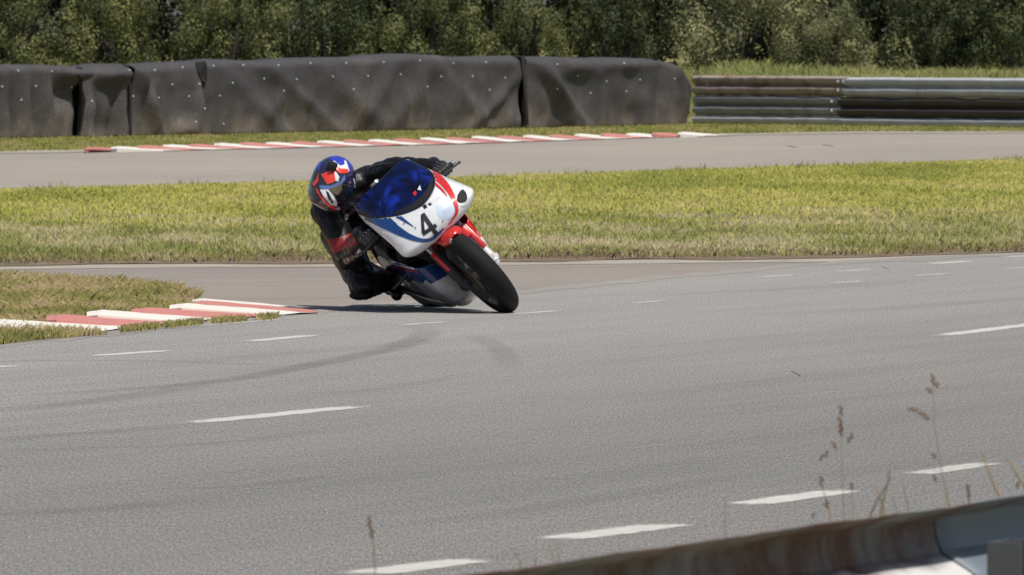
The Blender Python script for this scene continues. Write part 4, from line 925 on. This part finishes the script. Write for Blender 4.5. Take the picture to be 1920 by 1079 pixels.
J = dict(pelvis=Wp(668, 425, -1.02), belly=Wp(650, 400, -.90), chest=Wp(645, 378, -.76), neck=Wp(640, 350, -.66),
         shR=Wp(613, 397, -.66), elR=Wp(656, 482, -.50), shL=Wp(694, 340, -.74), elL=Wp(742, 315, -.52),
         hipR=Wp(640, 440, -1.02), knR=Wp(681, 536, -.60), anR=Wp(735, 525, -.98), hipL=Bk(-1.02, .06, .78), knL=Bk(-.66, .215, .70), anL=Bk(-1.02, .19, .42))
def hand_wrist(s):
    g_, ax = GRIP[s]; return BM @ (g_ + Vector((-.085, 0, .035)))
J['wrR'], J['wrL'] = hand_wrist(-1), hand_wrist(1)
caps = [(J['pelvis'], J['belly'], .155, .145), (J['belly'], J['chest'], .145, .150), (J['chest'], J['neck'], .13, .07),
        (J['chest'], J['shR'], .13, .088), (J['chest'], J['shL'], .13, .088), (J['belly'], J['shR'], .12, .08), (J['neck'], J['shR'], .07, .082), (J['neck'], J['shL'], .07, .082),
        (J['shR'], J['elR'], .088, .066), (J['elR'], J['wrR'], .066, .040), (J['shL'], J['elL'], .082, .062), (J['elL'], J['wrL'], .062, .038),
        (J['pelvis'], J['hipR'], .14, .115), (J['hipR'], J['knR'], .112, .078), (J['knR'], J['anR'], .076, .048),
        (J['pelvis'], J['hipL'], .14, .12), (J['hipL'], J['knL'], .115, .075), (J['knL'], J['anL'], .070, .048),
        (J['chest'] + Vector((0, .12, .03)), J['belly'] + Vector((0, .02, .07)), .07, .10)]
body = fuse('body', caps, [M['leather'], M['leather_red']], .012, 4, person, .0065, 11)
# red band round the right upper arm
a, b = J['shR'] - person_loc, J['elR'] - person_loc; d = (b - a); L = d.length; d.normalize()
for p in body.data.polygons:
    c = p.center - a; t = c.dot(d) / L; rad = (c - d * c.dot(d)).length
    slant = t - .35 * c.dot(Vector((1, 0, 0)))
    if .66 < slant + .0 < .84 and rad < .112 and t < 1.0: p.material_index = 1
# knee slider, collar, hump
bm = bmesh.new(); kc = J['knR'] - person_loc; bm_ball(bm, kc + Vector((-.02, -.03, -.055)), (.060, .055, .028), 10); part('knee_slider', bm, M['blackm'], person)
bm = bmesh.new(); ec = J['elR'] - person_loc; bm_ball(bm, ec + Vector((-.03, -.04, -.03)), (.038, .03, .045), 8); part('elbow_pad', bm, M['leather'], person)
# boots
for an, side in ((J['anR'], -1), (J['anL'], 1)):
    toe = Wp(744, 554, -.86) if side < 0 else Bk(-.86, .24, .35); heel = an + Vector((0, 0, -.05)) - Fv * .04
    bt_ = fuse('boot', [(an + (an - toe).normalized() * .0 + Vector((0, 0, .03)), an, .056, .052), (an, heel, .05, .042), (heel, an.lerp(toe, .5), .042, .046), (an.lerp(toe, .5), toe, .046, .034)], M['black'], .008, 4, person)
# gloves
for s in (-1, 1):
    g_, ax = GRIP[s]; Wd = lambda v: BM @ v
    wr = g_ + Vector((-.085, 0, .035)); caps = [(Wd(wr + Vector((-.03, 0, .005))), Wd(wr), .046, .036)]
    for i, o_ in enumerate((-.036, -.012, .012, .036)):
        ln = (.9, 1.0, .97, .82)[i]; kn = g_ + ax * o_ + Vector((.006, 0, .036)); f1 = g_ + ax * o_ + Vector((.040 * ln, 0, .016)); f2 = g_ + ax * o_ + Vector((.042 * ln, 0, -.014)); f3 = g_ + ax * o_ + Vector((.010, 0, -.028))
        caps += [(Wd(wr), Wd(kn), .024, .0145), (Wd(kn), Wd(f1), .0135, .0115), (Wd(f1), Wd(f2), .0115, .0105), (Wd(f2), Wd(f3), .0105, .009)]
    tb = g_ - ax * .05
    caps += [(Wd(wr - ax * .015), Wd(tb + Vector((-.02, 0, .0))), .020, .015), (Wd(tb + Vector((-.02, 0, 0))), Wd(tb + Vector((.012, 0, -.028))), .0145, .0125)]
    gl = fuse('glove', caps, M['glove'], .0045, 3, person)
    bm = bmesh.new(); c0 = Wd(wr + Vector((-.035, 0, .006))) - person_loc; c1 = Wd(wr + Vector((-.004, 0, .0))) - person_loc
    bm_cone(bm, c0, c1, .051, .042, 20); part('glove_cuff', bm, M['glove'], gl)
    bm = bmesh.new()
    for o_ in (-.034, -.011, .012, .035): bm_ball(bm, Wd(g_ + ax * o_ + Vector((.008, 0, .048))) - person_loc, (.011, .011, .007), 6)
    part('knuckle_guard', bm, M['glove'], gl)

# helmet
HC = P(625, 339, O.y + Fv.y * -.42) - person_loc
roll, pit, yawh = R(-24), R(14), R(6)
HM = Matrix.Translation(HC) @ Matrix.Rotation(R(-90) + yawh, 4, 'Z') @ Matrix.Rotation(roll, 4, 'X') @ Matrix.Rotation(pit, 4, 'Y')
zz_ = [-.150, -.135, -.10, -.06, 0, .05, .09, .12, .138, .146]; fx = [.135, .155, .172, .170, .152, .138, .112, .076, .040, .001]; bx = [.07, .085, .11, .135, .155, .152, .130, .09, .045, .001]; wy = [.088, .100, .115, .121, .127, .121, .100, .070, .035, .001]
def hs(name, zr, th, mat, off=0.0, nz=30, nt_=48, parent=None, solid=.004):
    vs = []
    for i in range(nz + 1):
        z = zr[0] + (zr[1] - zr[0]) * (math.sin(math.pi / 2 * i / nz) if zr[1] > .14 else i / nz)
        for j in range(nt_ + 1):
            t = th[0] + (th[1] - th[0]) * j / nt_; c, s = math.cos(t), math.sin(t)
            X = (interp(z, zz_, fx) if c > 0 else interp(z, zz_, bx)) + off; Y = interp(z, zz_, wy) + off
            vs.append(HM @ Vector((X * math.copysign(abs(c) ** .95, c), Y * math.copysign(abs(s) ** .95, s), z)))
    fs = [(i * (nt_ + 1) + j, i * (nt_ + 1) + j + 1, (i + 1) * (nt_ + 1) + j + 1, (i + 1) * (nt_ + 1) + j) for i in range(nz) for j in range(nt_)]
    o = mesh(name, vs, fs, mat, True, parent or person)
    bm = bmesh.new(); bm.from_mesh(o.data); bmesh.ops.remove_doubles(bm, verts=bm.verts, dist=.0004); bmesh.ops.recalc_face_normals(bm, faces=bm.faces); bm.to_mesh(o.data); bm.free()
    sm = o.modifiers.new('sm', 'SMOOTH'); sm.iterations = 4
    if solid: o.modifiers.new('s', 'SOLIDIFY').thickness = solid
    return o
helmet = hs('helmet', (-.150, .146), (0, 2 * math.pi), M['hel_dark']); helmet['label'] = 'full face helmet in blue red and white'
visor = hs('visor', (-.075, .042), (R(-78), R(78)), M['visor'], .004, 10, 30, helmet, .002)
bm = bmesh.new()
for sx, (cx_, cz) in enumerate(((.100, .085),)):
    bm_box(bm, HM @ Vector((cx_, -.050, cz + .012)), (.052, .055, .050), HM.to_3x3(), .012); bm_cone(bm, HM @ Vector((cx_ + .02, -.050, cz + .012)), HM @ Vector((cx_ + .040, -.050, cz + .010)), .018, .018, 16)
part('helmet_camera', bm, M['blackm'], helmet)
bm = bmesh.new(); bm_ball(bm, HM @ Vector((.0, 0, .0)), (.085, .075, .105), 12, HM.to_3x3()); head = part('head', bm, M['skin'], person)
bm = bmesh.new()
for s in (-1, 1): bm_ball(bm, HM @ Vector((.084, s * .031, .002)), (.010, .014, .008), 6, HM.to_3x3())
bm_cone(bm, HM @ Vector((.085, 0, -.005)), HM @ Vector((.10, 0, -.035)), .008, .014, 8); part('face', bm, M['skin'], head)

# ------------------------------------------------------------------ stickers and printed marks laid on the surfaces
bpy.context.view_layer.update()
def decal(name, polys, objs_bvh, mat, parent, off=.0025, cell=4.0, dmax=70):
    """polygons drawn in photo px, laid onto the surface they cover"""
    bm = bmesh.new()
    for poly in polys:
        vs = [bm.verts.new((x, y, 0)) for x, y in poly]
        bm.faces.new(vs)
    bmesh.ops.remove_doubles(bm, verts=bm.verts, dist=.02); bmesh.ops.triangulate(bm, faces=bm.faces)
    for _ in range(6):
        es = [e for e in bm.edges if e.calc_length() > cell]
        if not es: break
        bmesh.ops.subdivide_edges(bm, edges=es, cuts=1); bmesh.ops.triangulate(bm, faces=[f for f in bm.faces if len(f.verts) > 3])
    inv = parent.matrix_world.inverted(); bad = []; last = None
    for v in bm.verts:
        r_ = ray(v.co.x, v.co.y); h, nn, i, d = objs_bvh.ray_cast(CO, r_)
        if h is None or d > dmax: bad.append(v); continue
        if nn.dot(r_) > 0: nn = -nn
        v.co = inv @ (h + nn * off)
    bmesh.ops.delete(bm, geom=bad, context='VERTS')
    me = bpy.data.meshes.new(name); bm.to_mesh(me); bm.free(); me.materials.append(mat); me.polygons.foreach_set('use_smooth', [True] * len(me.polygons))
    return link(bpy.data.objects.new(name, me), parent)
def ribbon(path, widths, sub=5):
    pts = [Vector((x, y, 0)) for x, y in path]; sp = smooth_path(pts, sub); n = len(sp); ws = np.interp(np.linspace(0, 1, n), np.linspace(0, 1, len(widths)), widths); L_, R_ = [], []
    for i, p in enumerate(sp):
        d = (sp[min(i + 1, n - 1)] - sp[max(i - 1, 0)]).normalized(); s = Vector((-d.y, d.x, 0)) * ws[i] / 2; L_.append(p + s); R_.append(p - s)
    return [[(L_[i].x, L_[i].y), (L_[i + 1].x, L_[i + 1].y), (R_[i + 1].x, R_[i + 1].y), (R_[i].x, R_[i].y)] for i in range(n - 1)]
bf = bvh_of([upper]); 
decal('red_stripe', ribbon([(770, 300), (806, 322), (835, 348), (851, 375), (856, 395), (850, 408), (840, 422)], [2, 15, 12, 8, 6, 4, 2]), bf, M['red'], upper, .0042)
decal('red_stripe', ribbon([(800, 330), (816, 345), (830, 358), (839, 370)], [2, 5, 4, 1]), bf, M['red'], upper, .0042)
decal('blue_stripe', ribbon([(688, 402), (712, 414), (738, 428), (765, 443), (790, 451), (808, 449), (822, 438), (832, 428)], [22, 22, 18, 11, 7, 6, 5, 2]), bf, M['blue'], upper)
decal('blue_side_panel', [[(680, 391), (712, 402), (728, 405), (744, 420), (752, 436), (726, 426), (700, 420), (684, 410)]], bf, M['blue'], upper, .002)
decal('blue_stripe', ribbon([(732, 403), (746, 406), (760, 415), (776, 426)], [4, 8, 5, 1]), bf, M['blue'], upper)
th_ = [2 * math.pi * k_ / 28 for k_ in range(28)]
decal('number_disc', [[(836 + 20 * math.cos(t) * .95, 392 + 21 * math.sin(t)) for t in th_]], bf, M['bluelite'], upper, .0010)
# the figure 4, drawn in its own upright frame then tilted with the bike
def glyph(c, h, ang, polys):
    ca, sa = math.cos(R(ang)), math.sin(R(ang)); return [[(c[0] + (x * ca - y * sa) * h, c[1] + (x * sa + y * ca) * h) for x, y in p] for p in polys]
FOUR = [[(.02, -.5), (.20, -.5), (.20, .5), (.02, .5)], [(.02, -.5), (.02, -.27), (-.20, .12), (-.36, .12)], [(-.36, .12), (-.20, .12), (.02, .12), (.02, .28), (-.36, .28)], [(.20, .12), (.32, .12), (.32, .28), (.20, .28)]]
decal('number_four', glyph((801, 423), 45, -34, FOUR), bf, M['number'], upper, .004)
decal('nose_mark', glyph((797, 388), 7, -35, [[(-.5, -.5), (.5, -.5), (.5, .5), (-.5, .5)]]) + glyph((806, 383), 7, -35, [[(-.5, -.5), (.1, -.1), (.5, -.5), (.3, .1), (.5, .5), (-.3, .4)]]), bf, M['number'], upper)
duct = [(866 + 9.5 * math.cos(t) + 3 * math.sin(2 * t) * .5, 369 + 12.5 * math.sin(t) - 2 * math.cos(t)) for t in th_]
decal('air_duct', [duct], bf, M['blackm'], upper, .003)
decal('duct_lip', [[(865 + 14 * math.cos(t) + 2 * math.sin(t), 370.5 + 17 * math.sin(t)) for t in th_]], bf, M['white'], upper, .0022)
for x, y in ((776, 392), (812, 352), (838, 372), (779, 428), (830, 415), (758, 420)):
    decal('bolt', [[(x + 1.6 * math.cos(t), y + 1.6 * math.sin(t)) for t in th_[::3]]], bf, M['alloy'], upper, .004)
bs = bvh_of([screen]); decal('screen_sticker', glyph((781, 362), 12, -40, [[(-.5, -.3), (.1, -.4), (.0, .1), (-.5, .3)]]), bs, M['red'], screen, .002)
decal('screen_sticker', glyph((787, 356), 12, -40, [[(-.3, -.2), (.5, -.5), (.1, .3)]]), bs, M['hel_white'], screen, .0025)
decal('screen_border', ribbon([(735, 401), (758, 395), (786, 379), (804, 357), (811, 334)], [2, 11, 12, 9, 3]), bs, M['number'], screen, .0012)
decal('screen_edge_glint', ribbon([(757, 298), (772, 301), (788, 308)], [2, 3.5, 2]), bs, M['hel_white'], screen, .002)  # glint along the screen's top rim, painted as a white strip
bl = bvh_of([lower])
decal('pinstripe', ribbon([(738, 500), (770, 508), (805, 514), (838, 520)], [2.2, 2.2, 2.2, 2]), bl, M['red'], lower)
decal('pinstripe', ribbon([(740, 496), (772, 503), (806, 509), (838, 514)], [2, 2, 2, 2]), bl, M['white'], lower)
bfd = bvh_of([fender]); decal('wing_mark', ribbon([(848, 459), (846, 452), (850, 446), (856, 445), (857, 449), (852, 451)], [3, 5, 5, 4, 3, 1]), bfd, M['hel_white'], fender)
# helmet art
bh = bvh_of([helmet])
def hd(name, polys, mat, off=.0025): return decal(name, polys, bh, M[mat], helmet, off, 3)
hd('blue_panel', [[(612, 288), (640, 290), (655, 303), (660, 322), (640, 318), (622, 302)]], 'hel_blue', .0020)
hd('blue_panel', [[(588, 320), (596, 303), (606, 293), (600, 318), (594, 335), (586, 345)]], 'hel_blue', .0020)
hd('white_chevron', [[(621, 303), (628, 303), (638, 312), (646, 309), (645, 301), (649, 304), (655, 322), (640, 318), (634, 320)]], 'hel_white', .0030)
hd('red_chevron', [[(622, 307), (638, 317), (652, 318), (652, 325), (636, 326), (628, 318)]], 'hel_red', .0055)
hd('white_chevron', [[(597, 322), (595, 334), (587, 345), (584, 338), (592, 333)]], 'hel_white', .0030)
hd('red_chevron', [[(598, 325), (598, 340), (590, 351), (587, 344), (594, 337)]], 'hel_red', .0055)
hd('white_surround', [[(600, 328), (628, 320), (636, 332), (634, 342), (610, 350), (605, 342)]], 'hel_white', .0030)
hd('red_panel', [[(603, 328), (626, 318), (629, 340), (614, 346)]], 'hel_red', .0060)
hd('blue_band', [[(599, 348), (620, 349), (638, 340), (646, 328), (646, 338), (638, 348), (620, 356), (602, 355)]], 'hel_band', .0050)
bhv = bvh_of([helmet, visor])
decal('visor_reflection', [[(617, 355), (632, 349), (640, 344), (641, 356), (634, 366), (624, 363)]], bhv, basic('painted_reflection', (.12, .11, .085), .2), helmet, .003, 3)  # tan reflection in the visor, painted as a flat patch
decal('white_chin_panel', [[(600, 356), (616, 356), (624, 366), (632, 380), (631, 387), (620, 384), (609, 372)]], bhv, M['hel_white'], helmet, .0035, 3)
decal('chin_slot', [[(611, 358), (616, 361), (624, 378), (623, 383), (616, 374)]], bhv, M['number'], helmet, .006, 3)
decal('red_trim', ribbon([(593, 353), (600, 366), (610, 379), (620, 387), (630, 391)], [2, 3, 3.5, 4, 5]), bhv, M['hel_red'], helmet, .0045, 3)
decal('white_chin_bar', ribbon([(631, 390), (641, 394), (650, 391), (658, 381)], [5, 6, 6, 5]), bhv, M['hel_white'], helmet, .0045, 3)
decal('white_trim', ribbon([(662, 335), (665, 350), (664, 362), (659, 374)], [2, 3, 3, 3]), bhv, M['hel_white'], helmet, .0045, 3)
decal('red_trim', [[(656, 370), (662, 369), (662, 377), (656, 378)]], bhv, M['hel_red'], helmet, .0055, 3)
# lettering on the suit
def text_polys(s, bold=.02):
    cu = bpy.data.curves.new('t', 'FONT'); cu.body = s; cu.size = 1; cu.offset = bold; cu.resolution_u = 3; o = link(bpy.data.objects.new('t', cu)); me = evaluated(o)
    vs = [v.co.copy() for v in me.vertices]; fs = [[(vs[i].x, vs[i].y) for i in p.vertices] for p in me.polygons]; bpy.data.objects.remove(o); bpy.data.curves.remove(cu)
    W_ = max(v.x for v in vs); return fs, W_
bb = bvh_of([body]); tp, tw = text_polys('BERING')
decal('red_sleeve_band', [[(612, 450), (640, 445), (662, 436), (669, 457), (646, 468), (627, 477)]], bb, M['leather_red'], body, .003, 5)
def lay(tp, tw, x0, y0, x1, y1, h, name, mat, parent=body, off=.004):
    d = Vector((x1 - x0, y1 - y0)); L = d.length; d /= L; up = Vector((d.y, -d.x))
    decal(name, [[tuple(Vector((x0, y0)) + d * (x / tw * L) + up * (y / .7 * h)) for x, y in p] for p in tp], bb, M[mat], parent, off, 5)
M['seam'] = basic('grey_seam', (.045, .043, .045), .6)
for pa in ([(593, 385), (600, 410), (616, 437)], [(651, 503), (668, 516), (695, 522)], [(688, 316), (712, 309), (738, 306)], [(658, 525), (662, 540), (672, 551)], [(632, 400), (640, 425), (652, 440)]):
    decal('seam', ribbon(pa, [1, 2, 1]), bb, M['seam'], body, .003, 4)
lay(tp, tw, 642, 499, 679, 477, 9, 'sleeve_lettering', 'letters')
lay(tp, tw, 641, 421, 678, 382, 7, 'chest_lettering', 'letters_dim')
